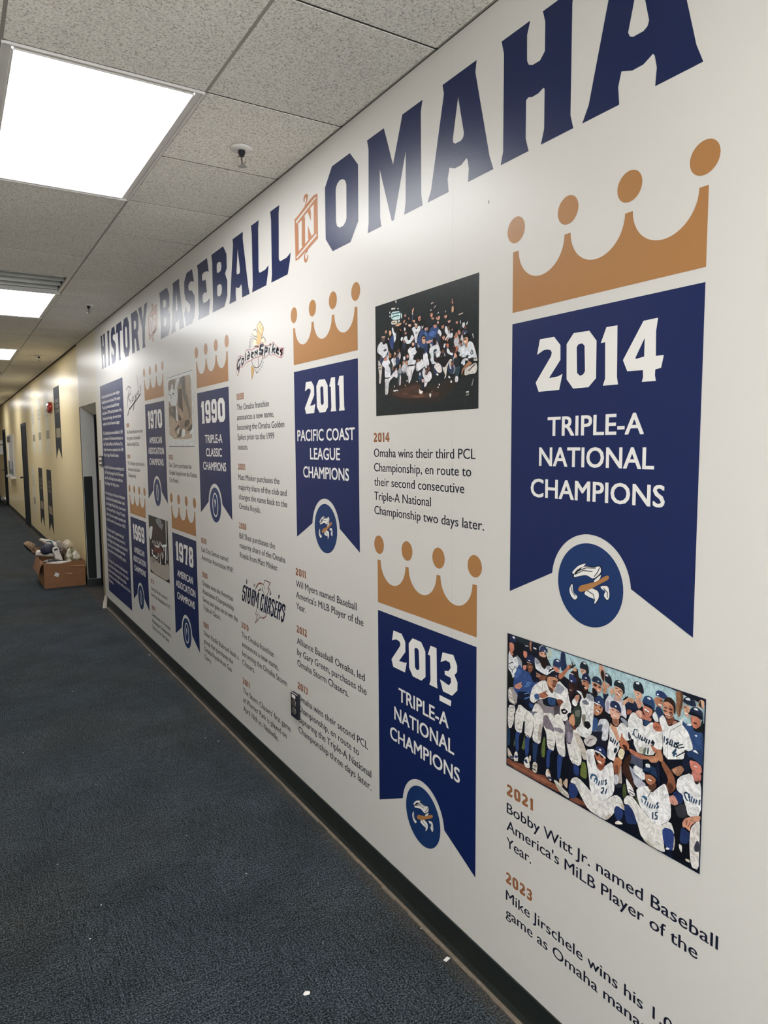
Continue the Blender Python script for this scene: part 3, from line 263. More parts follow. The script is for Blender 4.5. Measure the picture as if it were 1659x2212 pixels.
 'photo14': (-2206, 1768, '1b2326 0,776 1162,776 1161,1 1,0|2c211c 136,164 268,213 394,207 515,209 652,173 652,66 352,82 224,112|4a3024 207,146 353,177 435,184 554,191 652,121 652,96 474,98 310,116|634030 331,142 394,147 414,128 352,127|6d452f 442,122 545,115 630,123 652,102 553,100 454,110|2c231e 600,168 716,170 864,191 935,194 970,162 900,114 791,67 599,55|4a3024 600,129 716,126 784,115 754,95 600,93|d5f0ee 209,705 328,695 328,648 315,639 217,650|2f6f74~8 218,690 324,685|2f6f74~8 222,662 248,670 315,666|2f6f74~7 265,687 290,685|f3ead8 213,643 290,639 285,612 213,619|e8f4f4 298,637 323,636 315,621 302,619|5a4a3a~7 226,630 264,627|e8e8e0~10 218,724 261,721|dcdcd8~7 293,714 305,713|f3efe0~11 270,769 276,759|e8f4f0~8 194,708 196,698|e8f4f0~8 191,678 202,677|d8efe8~10 340,673 344,646|101416 14,570 51,546 176,530 247,589 315,601 398,655 517,624 653,573 652,326 7,393|2a3a5c 313,381 302,410 280,410 269,381 280,353 302,353|0c1016 306,432 299,446 284,446 277,432 284,419 299,419|a86e54 302,415 297,431 286,431 281,415 286,400 297,400|8e929c 715,476 704,504 680,504 669,476 680,448 704,448|0c1016 707,527 700,540 685,540 677,527 685,514 700,514|6e4434 703,510 698,525 687,525 681,510 687,495 698,495|8e929c 644,383 633,416 610,416 599,383 610,350 633,350|0c1016 636,436 629,452 614,452 607,436 614,421 629,421|8a5540 632,417 627,434 616,434 611,417 616,399 627,399|b9b8c0 1005,376 992,406 965,406 951,376 965,346 992,346|0c1016 996,428 987,442 969,442 961,428 969,414 987,414|8a5540 991,410 985,426 972,426 965,410 972,394 985,394|22304a 880,394 869,413 848,413 837,394 848,374 869,374|0c1016 872,439 865,448 852,448 845,439 852,430 865,430|6e4434 868,428 863,438 854,438 849,428 854,417 863,417|1a1d24 703,479 691,511 669,511 658,479 669,448 691,448|0c1016 695,532 687,547 673,547 666,532 673,517 687,517|6e4434 691,513 686,530 675,530 670,513 675,496 686,496|22304a 856,390 841,411 811,411 796,390 811,369 841,369|0c1016 845,436 835,446 816,446 806,436 816,427 835,427|a86e54 840,424 833,435 819,435 811,424 819,413 833,413|2a3a5c 92,369 81,398 61,398 51,369 61,339 81,339|0c1016 84,420 78,434 64,434 58,420 64,406 78,406|c08a6c 81,403 76,419 66,419 61,403 66,387 76,387|1a1d24 516,457 503,484 479,484 466,457 479,429 503,429|0c1016 507,507 499,520 483,520 475,507 483,494 499,494|8a5540 503,491 497,505 485,505 479,491 485,476 497,476|c9c8cc 1047,417 1032,450 1003,450 988,417 1003,385 1032,385|0c1016 1037,471 1027,486 1008,486 998,471 1008,455 1027,455|8a5540 1032,451 1025,469 1011,469 1004,451 1011,434 1025,434|b9b8c0 818,325 806,353 781,353 769,325 781,297 806,297|0c1016 809,376 801,389 786,389 778,376 786,362 801,362|8a5540 805,359 799,374 788,374 782,359 788,344 799,344|1a1d24 743,497 732,518 712,518 701,497 712,476 732,476|0c1016 735,543 729,553 715,553 709,543 715,534 729,534|6e4434 732,531 727,542 717,542 712,531 717,520 727,520|22304a 151,448 140,469 117,469 106,448 117,427 140,427|0c1016 143,495 136,505 121,505 114,495 121,485 136,485|6e4434 139,482 134,494 123,494 118,482 123,471 134,471|b9b8c0 888,467 879,496 861,496 852,467 861,438 879,438|0c1016 881,518 876,531 864,531 859,518 864,505 876,505|6e4434 878,501 874,516 866,516 862,501 866,486 874,486|c9c8cc 844,326 830,361 801,361 786,326 801,291 830,291|0c1016 834,381 824,397 806,397 796,381 806,364 824,364|8a5540 829,360 822,379 808,379 801,360 808,341 822,341|b9b8c0 1138,321 1129,349 1111,349 1102,321 1111,292 1129,292|0c1016 1132,371 1126,385 1115,385 1109,371 1115,358 1126,358|8a5540 1129,355 1125,370 1116,370 1112,355 1116,339 1125,339|22304a 1111,316 1101,346 1081,346 1070,316 1081,286 1101,286|0c1016 1104,368 1098,382 1084,382 1078,368 1084,354 1098,354|c08a6c 1101,350 1096,366 1086,366 1081,350 1086,334 1096,334|c9c8cc 453,276 439,301 410,301 396,276 410,251 439,251|0c1016 443,325 434,336 415,336 406,325 415,313 434,313|6e4434 438,310 431,323 418,323 411,310 418,297 431,297|c9c8cc 758,395 746,424 722,424 709,395 722,366 746,366|0c1016 750,446 742,460 726,460 718,446 726,433 742,433|c08a6c 745,429 740,444 728,444 722,429 728,413 740,413|22304a 522,427 512,451 492,451 482,427 492,404 512,404|0c1016 515,475 509,486 495,486 489,475 495,464 509,464|c08a6c 512,461 507,474 497,474 492,461 497,449 507,449|b9b8c0 652,243 641,271 618,271 607,243 618,215 641,215|0c1016 644,294 637,307 622,307 615,294 622,281 637,281|6e4434 640,277 635,292 624,292 619,277 624,262 635,262|1a1d24 721,404 712,433 694,433 685,404 694,375 712,375|0c1016 715,456 709,469 697,469 692,456 697,442 709,442|c08a6c 712,438 707,454 699,454 695,438 699,423 707,423|b9b8c0 799,332 786,363 759,363 746,332 759,301 786,301|0c1016 790,384 781,398 764,398 755,384 764,370 781,370|a86e54 785,366 779,382 766,382 760,366 766,349 779,349|22304a 1095,246 1084,275 1062,275 1051,246 1062,216 1084,216|0c1016 1087,297 1080,310 1066,310 1059,297 1066,283 1080,283|c08a6c 1083,280 1078,295 1068,295 1062,280 1068,264 1078,264|22304a 253,288 239,321 212,321 198,288 212,256 239,256|0c1016 243,341 234,357 217,357 208,341 217,326 234,326|c08a6c 238,322 232,340 219,340 213,322 219,305 232,305|2a3a5c 918,267 904,302 876,302 862,267 876,233 904,233|0c1016 908,322 899,338 881,338 872,322 881,306 899,306|8a5540 903,301 897,320 884,320 877,301 884,283 897,283|8e929c 398,298 384,321 356,321 342,298 356,275 384,275|0c1016 388,345 379,356 361,356 352,345 361,335 379,335|6e4434 383,332 376,344 363,344 357,332 363,320 376,320|2a3a5c 765,265 753,300 727,300 715,265 727,231 753,231|0c1016 756,320 748,336 732,336 724,320 732,304 748,304|8a5540 752,299 746,318 734,318 728,299 734,281 746,281|2a3a5c 529,462 520,487 500,487 491,462 500,438 520,438|0c1016 522,511 516,522 504,522 497,511 504,500 516,500|8a5540 519,496 514,509 505,509 501,496 505,483 514,483|c9c8cc 1017,357 1007,378 987,378 976,357 987,336 1007,336|0c1016 1010,404 1003,413 990,413 984,404 990,394 1003,394|8a5540 1006,391 1001,402 992,402 987,391 992,380 1001,380|22304a 400,457 388,490 363,490 351,457 363,425 388,425|0c1016 392,511 384,526 367,526 359,511 367,496 384,496|a86e54 387,491 381,509 370,509 364,491 370,474 381,474|22304a 930,330 920,353 901,353 892,330 901,306 920,306|0c1016 923,378 917,389 905,389 899,378 905,367 917,367|6e4434 920,364 915,376 906,376 902,364 906,351 915,351|1a1d24 432,348 421,374 398,374 387,348 398,323 421,323|0c1016 424,398 417,409 402,409 395,398 402,386 417,386|8a5540 420,382 415,396 404,396 399,382 404,369 415,369|c9c8cc 278,364 264,393 235,393 221,364 235,335 264,335|0c1016 268,415 259,429 240,429 231,415 240,402 259,402|6e4434 263,398 256,414 243,414 236,398 243,383 256,383|1a1d24 668,496 655,516 628,516 614,496 628,477 655,477|0c1016 658,542 650,551 633,551 624,542 633,533 650,533|c08a6c 654,530 647,541 635,541 629,530 635,520 647,520|22304a 654,471 639,504 610,504 596,471 610,439 639,439|0c1016 643,525 634,540 616,540 606,525 616,509 634,509|a86e54 638,505 632,523 618,523 611,505 618,488 632,488|8e929c 944,252 930,282 900,282 886,252 900,222 930,222|0c1016 934,304 925,318 906,318 896,304 906,290 925,290|6e4434 929,286 922,302 908,302 901,286 908,270 922,270|22304a 688,243 674,265 647,265 634,243 647,222 674,222|0c1016 678,290 670,300 652,300 643,290 652,280 670,280|8a5540 674,277 667,289 654,289 648,277 654,266 667,266|c9c8cc 777,376 766,411 743,411 732,376 743,342 766,342|0c1016 769,431 762,447 747,447 740,431 747,415 762,415|a86e54 765,410 760,429 749,429 744,410 749,392 760,392|b9b8c0 433,306 418,332 390,332 375,306 390,279 418,279|0c1016 423,355 413,368 395,368 385,355 395,343 413,343|c08a6c 418,340 411,354 397,354 391,340 397,325 411,325|8e929c 302,272 287,293 258,293 244,272 258,251 287,251|0c1016 291,318 282,328 263,328 254,318 263,308 282,308|c08a6c 286,306 280,317 266,317 259,306 266,295 280,295|2a3a5c 1065,450 1051,469 1023,469 1009,450 1023,431 1051,431|0c1016 1055,495 1046,504 1028,504 1018,495 1028,486 1046,486|6e4434 1050,484 1043,494 1030,494 1023,484 1030,473 1043,473|1a1d24 107,311 97,338 76,338 66,311 76,283 97,283|0c1016 100,361 93,374 80,374 73,361 80,348 93,348|a86e54 96,345 91,359 82,359 77,345 82,330 91,330|8e929c 564,442 556,462 539,462 530,442 539,422 556,422|0c1016 558,488 553,497 542,497 536,488 542,478 553,478|a86e54 555,476 551,486 543,486 539,476 543,465 551,465|b9b8c0 198,258 183,291 153,291 138,258 153,225 183,225|0c1016 187,311 178,326 158,326 148,311 158,296 178,296|6e4434 182,292 175,309 161,309 154,292 161,274 175,274|c9c8cc 398,322 387,351 365,351 355,322 365,292 387,292|0c1016 390,373 383,387 369,387 362,373 369,359 383,359|c08a6c 387,356 381,371 371,371 366,356 371,340 381,340|c9c8cc 447,290 436,311 415,311 404,290 415,269 436,269|0c1016 439,336 432,346 418,346 411,336 418,326 432,326|a86e54 435,324 430,335 420,335 415,324 420,313 430,313|22304a 831,339 822,361 803,361 794,339 803,317 822,317|0c1016 824,386 818,396 807,396 801,386 807,376 818,376|6e4434 821,373 817,384 808,384 804,373 808,361 817,361|c9c8cc 713,443 702,475 680,475 669,443 680,412 702,412|0c1016 705,496 698,511 684,511 676,496 684,481 698,481|6e4434 701,477 696,494 686,494 680,477 686,460 696,460|2a3a5c 117,403 104,427 76,427 63,403 76,379 104,379|0c1016 108,451 99,463 81,463 72,451 81,440 99,440|6e4434 103,437 96,450 83,450 77,437 83,424 96,424|b9b8c0 559,304 546,334 522,334 510,304 522,274 546,274|0c1016 550,356 542,370 526,370 519,356 526,342 542,342|6e4434 546,338 540,354 529,354 523,338 529,322 540,322|c9c8cc 294,274 285,298 268,298 259,274 268,250 285,250|0c1016 288,322 282,334 271,334 265,322 271,311 282,311|c08a6c 285,308 281,321 273,321 268,308 273,295 281,295|c9c8cc 194,420 179,450 149,450 135,420 149,389 179,389|0c1016 184,472 174,486 155,486 145,472 155,457 174,457|6e4434 178,454 171,470 157,470 150,454 157,437 171,437|c9c8cc 784,431 772,451 747,451 735,431 747,410 772,410|0c1016 776,477 768,487 752,487 744,477 752,467 768,467|a86e54 771,465 765,476 754,476 748,465 754,454 765,454|c9c8cc 570,301 559,329 537,329 526,301 537,274 559,274|0c1016 563,352 555,364 541,364 534,352 541,339 555,339|a86e54 559,335 553,350 543,350 538,335 543,321 553,321|b9b8c0 779,338 765,362 736,362 722,338 736,313 765,313|0c1016 769,386 760,398 741,398 732,386 741,375 760,375|a86e54 764,372 757,385 744,385 737,372 744,359 757,359|c9c8cc 980,415 966,449 938,449 924,415 938,381 966,381|0c1016 970,469 961,485 943,485 934,469 943,453 961,453|c08a6c 965,449 959,467 945,467 939,449 945,431 959,431|2a3a5c 930,249 916,277 889,277 875,249 889,222 916,222|0c1016 920,300 912,312 894,312 885,300 894,287 912,287|8a5540 916,283 909,298 896,298 890,283 896,269 909,269|22304a 178,435 163,455 133,455 119,435 133,415 163,415|0c1016 168,481 158,490 139,490 129,481 139,471 158,471|8a5540 162,469 155,479 141,479 134,469 141,458 155,458|c9c8cc 954,303 944,326 925,326 915,303 925,280 944,280|0c1016 947,351 941,361 928,361 922,351 928,340 941,340|6e4434 944,337 939,349 930,349 925,337 930,325 939,325|b9b8c0 337,396 323,424 293,424 278,396 293,368 323,368|0c1016 327,446 317,459 298,459 288,446 298,433 317,433|6e4434 322,430 315,445 301,445 294,430 301,415 315,415|8e929c 600,493 589,524 566,524 555,493 566,462 589,462|0c1016 592,545 585,560 570,560 563,545 570,531 585,531|6e4434 588,527 583,544 572,544 567,527 572,510 583,510|1a1d24 811,437 798,464 772,464 759,437 772,409 798,409|0c1016 802,487 793,499 777,499 768,487 777,474 793,474|8a5540 797,471 791,485 779,485 773,471 779,456 791,456|2a3a5c 752,473 742,494 723,494 714,473 723,453 742,453|0c1016 745,519 739,529 727,529 721,519 727,510 739,510|6e4434 742,507 737,518 728,518 724,507 728,496 737,496|8e929c 1054,374 1043,405 1020,405 1008,374 1020,344 1043,344|0c1016 1046,427 1039,441 1024,441 1016,427 1024,412 1039,412|8a5540 1042,408 1037,425 1026,425 1020,408 1026,392 1037,392|8e929c 348,292 336,316 311,316 298,292 311,268 336,268|0c1016 340,340 331,351 315,351 307,340 315,329 331,329|c08a6c 335,326 329,339 318,339 312,326 318,313 329,313|22304a 789,462 776,491 751,491 739,462 751,434 776,434|0c1016 780,513 772,526 756,526 748,513 756,500 772,500|8a5540 776,496 770,512 758,512 752,496 758,481 770,481|c9c8cc 395,310 381,332 353,332 339,310 353,288 381,288|0c1016 385,357 376,367 358,367 349,357 358,346 376,346|c08a6c 380,344 373,356 360,356 354,344 360,332 373,332|2a3a5c 321,365 307,391 278,391 264,365 278,340 307,340|0c1016 311,415 302,427 283,427 274,415 283,403 302,403|6e4434 306,399 299,413 286,413 279,399 286,386 299,386|2a3a5c 822,293 809,327 784,327 772,293 784,260 809,260|0c1016 813,347 805,363 789,363 781,347 789,332 805,332|a86e54 808,327 802,345 791,345 785,327 791,310 802,310|c58a6c 128,585 160,592 155,574 137,567|e0a880 181,580 208,581 220,561 194,539|1f3f7a 181,511 229,546 250,534 246,489 236,441 211,457|d9d9de 85,523 109,492 154,505 175,450 148,418 108,399 76,426 22,453 36,501|4a4a52 109,460 149,467 153,450 117,445|5a4a48 83,547 132,543 136,524 109,506 87,528|c99a7e 83,556 132,552 137,542 87,546|e0a890 172,537 187,529 181,518 168,524|eceff4 221,595 238,599 246,571 268,550 281,564 271,506 250,489 246,537 225,569|d9a27c 268,606 298,615 348,612 340,602 306,596 272,599|c06a50 314,581 344,564 335,554|e9ecf2 331,506 347,519 364,515 355,496 339,491|e9ecf2 355,487 388,520 413,513 417,490 441,481 469,521 497,493 477,478 445,460 400,466 384,499|d99a84 381,660 398,660 402,642 381,649|b87a68 422,632 442,635 438,614|d08f74 365,621 393,627 381,607 369,600|d9b8a8 385,596 414,607 405,588|c98a70 421,590 462,589 461,569 437,571|f2e2d8~7 429,585 449,580|d9d9de 373,578 397,572 393,555 380,548|d09474 470,674 490,688 498,685 486,659 474,661|e8d8d0~8 476,658 482,646|33507a~10 480,638 477,610|d08a6c 474,609 509,608 505,589 481,599|d4866c 544,620 571,624 574,598 555,590 544,603|3a1410 555,611 567,610 563,597|cf9880 497,588 540,577 532,553 509,556|f2e8e0~8 507,579 528,574|dfe0e6 465,556 501,566 524,539 547,566 574,555 570,533 547,516 536,499 528,455 508,461 493,524|5a5a66~7 512,523 532,519|d9dae0 578,563 593,548 605,562 601,543 589,536|24457c 555,503 574,538 608,525 653,511 653,418 593,408 535,454 539,487|3c66a8 604,513 638,513 653,473 631,486|c0929a 612,539 646,539 638,521 623,521|14121a 574,479 589,498 627,493 631,461 619,439 585,447|e0a888 589,487 623,485 627,451 616,437 593,446 583,471|201412~7 593,476 623,473|c88a70 380,541 405,545 409,531 389,527|0f1416 272,585 315,584 331,510 326,444 254,439 237,472 280,517|e6a888 469,468 500,460 496,445 472,440|ebebf0 416,420 453,442 476,426 508,435 516,408 531,398 500,380 468,345 436,349 440,382|d8a088 404,390 428,392 432,374 416,367|505058 472,383 504,384 500,373|22345c 593,408 616,431 653,435 652,376 615,378|15141a 555,421 615,410 615,380 574,376|eeeef2 615,367 634,386 652,367 652,326 608,331|e0bca0 249,428 271,423 270,407 253,411|c57a52 171,427 215,425 214,397 192,395|e3e3e8 130,388 162,405 192,374 139,379|e3e3e8 205,375 236,395 244,368|e8e8ec 363,384 391,387 391,361 367,359|c9c2ba 39,398 62,381 89,348 88,304 69,225 46,230 51,288 38,337|3a3434~6 43,350 75,352|3a3434~6 43,332 75,331|e3e3ea 94,378 162,406 196,370 209,344 200,275 195,257 128,261 125,305 129,333 89,353|2c3a3a 174,345 209,362 227,351 226,292 208,275 196,326|e3e3ea 210,378 227,392 253,339 248,326 231,346|c07a62 112,395 157,411 157,381 121,378|a5683c 175,423 210,421 210,401 192,398|dcd8dc 124,259 200,266 261,302 295,301 290,254 269,256 252,266 190,237 177,208 167,144 127,144 132,211|bdbdb8 137,246 159,242 154,144 131,146|15151a~7 124,263 169,257 191,262|4a5a60 303,280 333,278 332,264 323,195 298,199|d9cfd0 324,265 337,264 332,196 311,196|f0f0f0~10 242,166 264,163|e8e8e8~8 268,167 298,163|e8e8e8~7 249,200 255,191|dedee4 420,356 476,361 504,345 519,350 515,329 492,316 436,319 420,330|15151a~11 424,318 484,317|e3dfe2 415,315 492,312 507,314 499,289 479,269 467,235 435,198 427,212 423,278 403,280|5a4a4c~8 460,284 459,240|e8e8e8~10 407,218 415,221|ecebf0 531,332 562,331 585,348 600,327 652,359 652,283 592,289 562,277 535,286|2d4a5c 592,289 626,298 623,282 600,271|27456a 546,254 573,273 592,237 573,204 550,211|ead8d0~13 562,257 563,246|e6e4ea 588,272 630,273 615,240 645,241 652,190 622,158 615,214 592,242|c9a8a8 581,217 611,219 607,193 584,199|16202f 569,194 615,193 607,144 576,142|efe4dc 553,158 569,146 599,138 588,123 553,126|efe4dc 522,213 542,203 526,202|c8a070~8 386,195 396,187|24457c 637,482 698,540 766,531 775,500 745,477 732,445 745,394 698,424 645,456|3562a8 659,489 702,513 745,497 711,467|cf8870 676,618 707,623 709,600 689,594|d89a84 685,592 728,590 711,576|dba088 737,586 787,591 779,568 758,566|5a1a14 754,589 771,584 762,575|d99c84 825,582 862,586 853,566 837,566|c98468 906,672 913,672 912,654 927,647 906,641|d8a078 906,629 925,626 926,595 912,588 904,596|d99a84 862,548 894,548 898,543 878,529|c98a70 946,531 969,530 965,516 946,519|dcdfe2 1008,510 1031,516 1038,498 1023,482 1008,491|dcdfe2~8 1059,512 1052,499|dcdfe2~7 990,529 994,514|d4907a 711,544 754,542 745,521 724,524|d8a590 750,558 775,561 766,538|c98468 796,526 829,529 825,508 804,508|e4e4ea 758,490 771,511 792,500 804,474 787,462 775,481|e4e4ea 833,490 841,520 858,515 874,465 914,471 918,445 894,438 858,462|b87a60 898,488 918,497 914,479|d98a74 962,467 977,482 997,456 981,446|c06f50 926,446 954,454 962,434 938,433|15141a 800,470 841,469 858,414 841,382 808,386 792,427|d99a84 804,457 837,465 833,444 821,436|d9907c 846,435 878,443 866,425|f0e8e0~10 841,436 874,465|d8a088 632,452 681,454 724,455 715,447 659,436 641,441|241416 707,458 732,469 749,442 745,418 711,418|e6e6ea 667,378 676,409 702,411 745,421 779,404 796,354 749,337 745,379 711,383 706,321 680,323 689,360|33505a 711,390 754,393 749,378 715,372 745,354 741,325 715,328|e4e6ec 821,390 825,413 846,416 837,388|c06a40 846,413 878,409 874,383 858,388|e9ebef 856,383 874,379 894,352 923,347 915,331 858,354|b0603c 914,391 970,382 970,367 950,344 938,357 954,374|3c1e18 894,376 954,364 938,350 898,357|d4907a 930,348 950,344 966,313 939,316|101416 1016,423 1020,445 1050,453 1073,434 1073,415|d99a76 1016,420 1054,427 1069,416 1062,389 1035,385 1020,403|20130f~7 1024,415 1046,414|f5efe8~7 1031,400 1047,399|b88a60 1043,387 1069,402 1066,370 1047,356|dfe3ea 974,372 1001,371 1031,386 1047,356 1073,401 1110,388 1129,349 1155,289 1122,304 1074,297 1055,311 1032,309 1001,314 980,328 993,343|2a3a44~7 980,328 1005,319|33444c~7 1088,326 1103,345 1114,325 1096,320|2e4a55 1039,317 1073,321 1070,302|dcdfe2~7 1108,436 1117,414|dcdfe2~6 1031,446 1039,454|c9b0a0~7 720,648 741,659|c9b0a0~7 690,680 715,683|c9b0a0~7 977,567 1015,571|dcdfe2~7 685,640 694,642|dcdfe2~7 762,609 771,613|dcd0c8~7 841,604 845,610|e8e6ee 601,377 624,368 659,344 671,299 640,289 624,304 600,302|2a3040~8 643,297 674,292|e8e4ec 600,284 624,284 616,251 600,235|d8dde4 682,381 717,378 716,321 754,302 697,301 686,337|15141a 717,364 747,335 791,341 885,333 899,315 828,271 769,305 728,315|3a1e18 720,338 739,340 754,317 732,315|e8e0dc 716,286 747,303 773,302 799,282 808,243 784,239 762,245 754,252|5c3220 628,263 663,265 655,243 628,237|eae6ea 635,232 671,264 697,244 697,213 659,190 639,205|e4dce4 616,220 635,214 627,177 612,158|101c26 813,272 864,263 828,215 769,199 747,240 806,241|d9d0c8 813,275 835,268 871,299 892,315 913,309 906,299 878,294 860,264 850,209 828,198 842,223 817,255|e0dcd8 882,295 899,296 896,269 907,253 889,255 882,274|7a3a28 934,349 955,348 955,325 969,305 934,319|e0a890 931,341 945,345 959,325 945,316 931,324|16242c 927,316 976,311 996,292 976,261 948,255 920,292|d0d4dc 996,276 1007,291 1030,305 1067,301 1067,285 1037,292 1040,265 1024,261 1013,272|2a4656 945,260 983,260 996,267 980,202 945,205|e0d8dc 942,206 973,203 973,174 952,167 940,176|101416 1073,294 1116,298 1129,270 1103,261 1070,280|b87c50 1064,277 1080,283 1106,269 1093,260 1037,245 1017,228 1010,208 1004,213 1007,237 1024,252|d8d0c8 1034,235 1040,245 1097,257 1119,265 1145,267 1155,228 1136,205 1080,206 1034,200|2a221c~7 1070,227 1135,260|c8c4c0 1116,288 1154,292 1154,276 1119,279|3a2a1e 1010,221 1034,223 1034,200 1017,199|dfe2e8 983,333 1006,322 996,319 983,325|e6e8ee 1073,305 1122,307 1119,302 1073,298|f0f0f0~11 752,235 765,229|f0f0f0~10 875,209 889,202|f2f2f2 893,182 910,183 910,170 896,169|f0f0f0~10 775,169 782,166|f0f0f0~8 763,153 769,151|e8e0dc 666,118 693,119 686,93 678,93|c8c8c0~8 1051,102 1075,104|8a8a84~10 1051,85 1075,90|a0a09c~7 1117,175 1104,139|7a4a3a~7 693,130 709,133'),
 'photo85': (-5051, 1663, 'd4d8d6 33,949 1213,950 1204,0 0,0|20242a~6 33,949 1213,950|20242a~8 0,0 1204,0|a8a8a0~5 1213,950 1204,0|a08872 64,913 1162,907 1141,92 32,103|b5a08a 67,432 410,339 293,207 386,151 1128,165 1141,92 32,103|7a685a 64,913 464,905 365,748 60,763|c9cdcc 464,905 667,909 526,779 365,748|6a655c 667,909 898,913 874,714 1008,634 1088,418 1040,309 989,473 774,648 714,766 706,849 544,767|555148 731,899 898,913 879,754 784,730|a8947e 916,911 1162,907 1151,515 1059,470 945,709|d5d8d8 58,747 165,772 275,829 345,749 468,783 540,736 502,591 418,552 337,535 198,558 144,615 41,627|d5d8d8 216,844 308,846 311,794 251,799|3a3a3a~13 76,729 176,701 222,660|3a3a3a~16 259,712 341,723 348,695|4a3a36 561,756 658,770 730,744 748,588 748,437 655,441 627,516 550,514 522,600|dddddd 418,552 477,549 495,389 508,341 410,339|5d5c55 197,547 418,552 412,349 278,397 79,443 71,537|8d7a68 152,522 235,529 247,463 186,471|40352e 521,441 683,361 604,332 530,356|b09880 567,497 643,499 748,432 760,380 666,378|8d7866 563,318 830,351 1059,318 1034,258 851,221 593,248|44362c 827,325 974,351 1058,308 890,246 783,265|3a322c 979,239 1143,290 1133,205 884,195|e0dfdc 456,235 573,243 505,165 448,177|e2e2e0 665,215 780,239 846,180 766,124 635,131|4a4a44 573,238 685,225 634,121 363,124 484,149|4a3a34 316,222 524,308 555,249 373,205|c8b0a0 405,296 508,336 504,309 380,253'),
 'photo78': (-5752, 661, '2a2023 6,922 1167,922 1160,3 0,2|1b1c1c 824,922 1167,922 1157,321 1058,277 1028,603 818,752|7c8288 480,912 823,916 818,752 469,841|1e2022 21,919 480,912 448,834 248,769 0,718|dfe0e0 10,714 270,773 176,591 101,530 0,572|3a2a2c 269,771 469,841 818,752 1005,576 631,558 213,553|6b3028 260,441 658,468 891,446 725,384 394,352 226,363|b2a89c 16,271 275,262 579,209 879,226 1154,301 1160,3 0,2|94877c 16,271 275,262 438,232 151,154|d8d8d0~43 1072,916 1050,556|e8e4dc~24 209,526 226,496|e8e4dc~29 318,538 306,463|e8e4dc~24 421,529 415,486|d8d0c8~29 487,552 582,501|e8e8e8~29 671,557 662,495|e0e8e4~29 729,549 821,498|dfe6e2 785,525 1022,563 1096,551 1055,527 800,491|e8e4dc~29 390,462 618,474|e8e4dc~29 142,373 205,360|e8e4dc~34 157,332 236,289 365,295|e8e4dc~38 540,360 535,323|e8e4dc~29 382,271 490,296|e8e4dc~38 662,366 653,303 686,256 641,218|e8e4dc~38 767,400 795,322|e8e4dc~29 827,408 858,356|e8e8e4~43 986,508 984,357|e8e8e4~34 973,351 962,269|d8e0dc~24 1072,514 1065,333|e0e0dc~29 898,498 891,451|10151e~34 732,298 742,233|10151e~34 833,312 841,236|d8d0c8~24 527,275 521,233|b8a898~29 820,762 848,820 901,850|14100e~10 0,2 1160,3'),
 'spikes': (-3651, 1999, 'd9a85c 703,540 796,459 734,375 704,337 646,319 608,328 612,390 639,443 619,502|ecc98c 687,520 741,481 727,403 664,457 629,500|8a5a24~8 682,510 694,481 739,453|8a5a24~8 628,494 673,449 736,399|6a5038~6 703,540 796,459 755,400 734,375|6a5038~6 703,540 619,505 639,443 607,391|f0dcb4 520,473 584,479 616,453 603,406 517,431|4a4438~8 520,473 584,479 625,445|4a4438~8 517,428 603,402|f0dcb4 534,400 601,371 617,323 530,330 492,363|4a4438~8 492,363 534,400 601,371 608,335|f0dcb4 781,379 830,345 813,299 750,327 734,361|4a4438~8 734,368 781,379 830,345 815,323|4a4e54~6 516,417 459,389 430,335 423,300|641f1e 518,310 568,322 655,311 644,288 587,309|c99a50 457,137 524,109 491,47 452,0 439,103|6a5038~6 457,137 439,103 452,0 491,47 529,109|3a4048~8 450,192 487,138 544,111 593,101 651,108 710,137 750,178 752,206|8a3030~8 633,201 637,112|3a4048~8 478,451 497,439|3a4048~8 447,430 461,421|3a4048~8 430,403 445,398|3a4048~8 408,381 433,376|3a4048~8 402,360 417,356|3a4048~8 395,339 415,335|3a4048~8 394,325 409,321|4a5058~8 557,84 580,54 609,55|4a5058~8 620,75 638,56|4a5058~8 669,88 687,72|4a5058~8 708,106 726,93|4a5058~8 737,120 750,108|4a5058~8 757,143 770,129|b2565c~6 0,121 21,172 30,224 89,267 154,267 259,245 295,304 367,310 447,290 547,299 644,295 694,327 769,329 804,293 903,278 949,299 966,280 1020,301 1070,268 1120,245 1170,226 1269,216 1258,173 1215,132 1140,147 1073,174 1013,187 969,182 916,201 824,181 769,176 761,208 638,204 541,204 461,194 389,187 317,184 253,164 177,146 124,158 75,84 40,68 0,121|f6f2f2~24 55,184 87,237 142,250|232838~24 147,248 74,220 38,178 40,140 97,157 126,188|232838~18 120,181 71,107|232838~20 176,209 194,233 242,228 223,190 179,168 170,199|232838~20 298,277 300,241 277,203|232838~18 366,288 409,251 381,217 340,211 352,246 393,245|232838~18 448,235 515,257 466,266 448,228 502,212|232838~20 552,224 555,266 592,245 618,270 615,224|232838~28 777,303 702,302 681,270 764,250 744,224 669,232|232838~22 826,280 793,198|232838~22 821,274 875,261 864,235 809,234|232838~24 924,255 913,212|232838~24 944,283 948,278|232838~22 1023,280 988,204|232838~20 1068,235 1007,232 1057,193|232838~22 1092,209 1144,216 1111,233 1087,199 1142,176|5a1a20~26 1239,205 1185,201 1225,174 1191,158'),
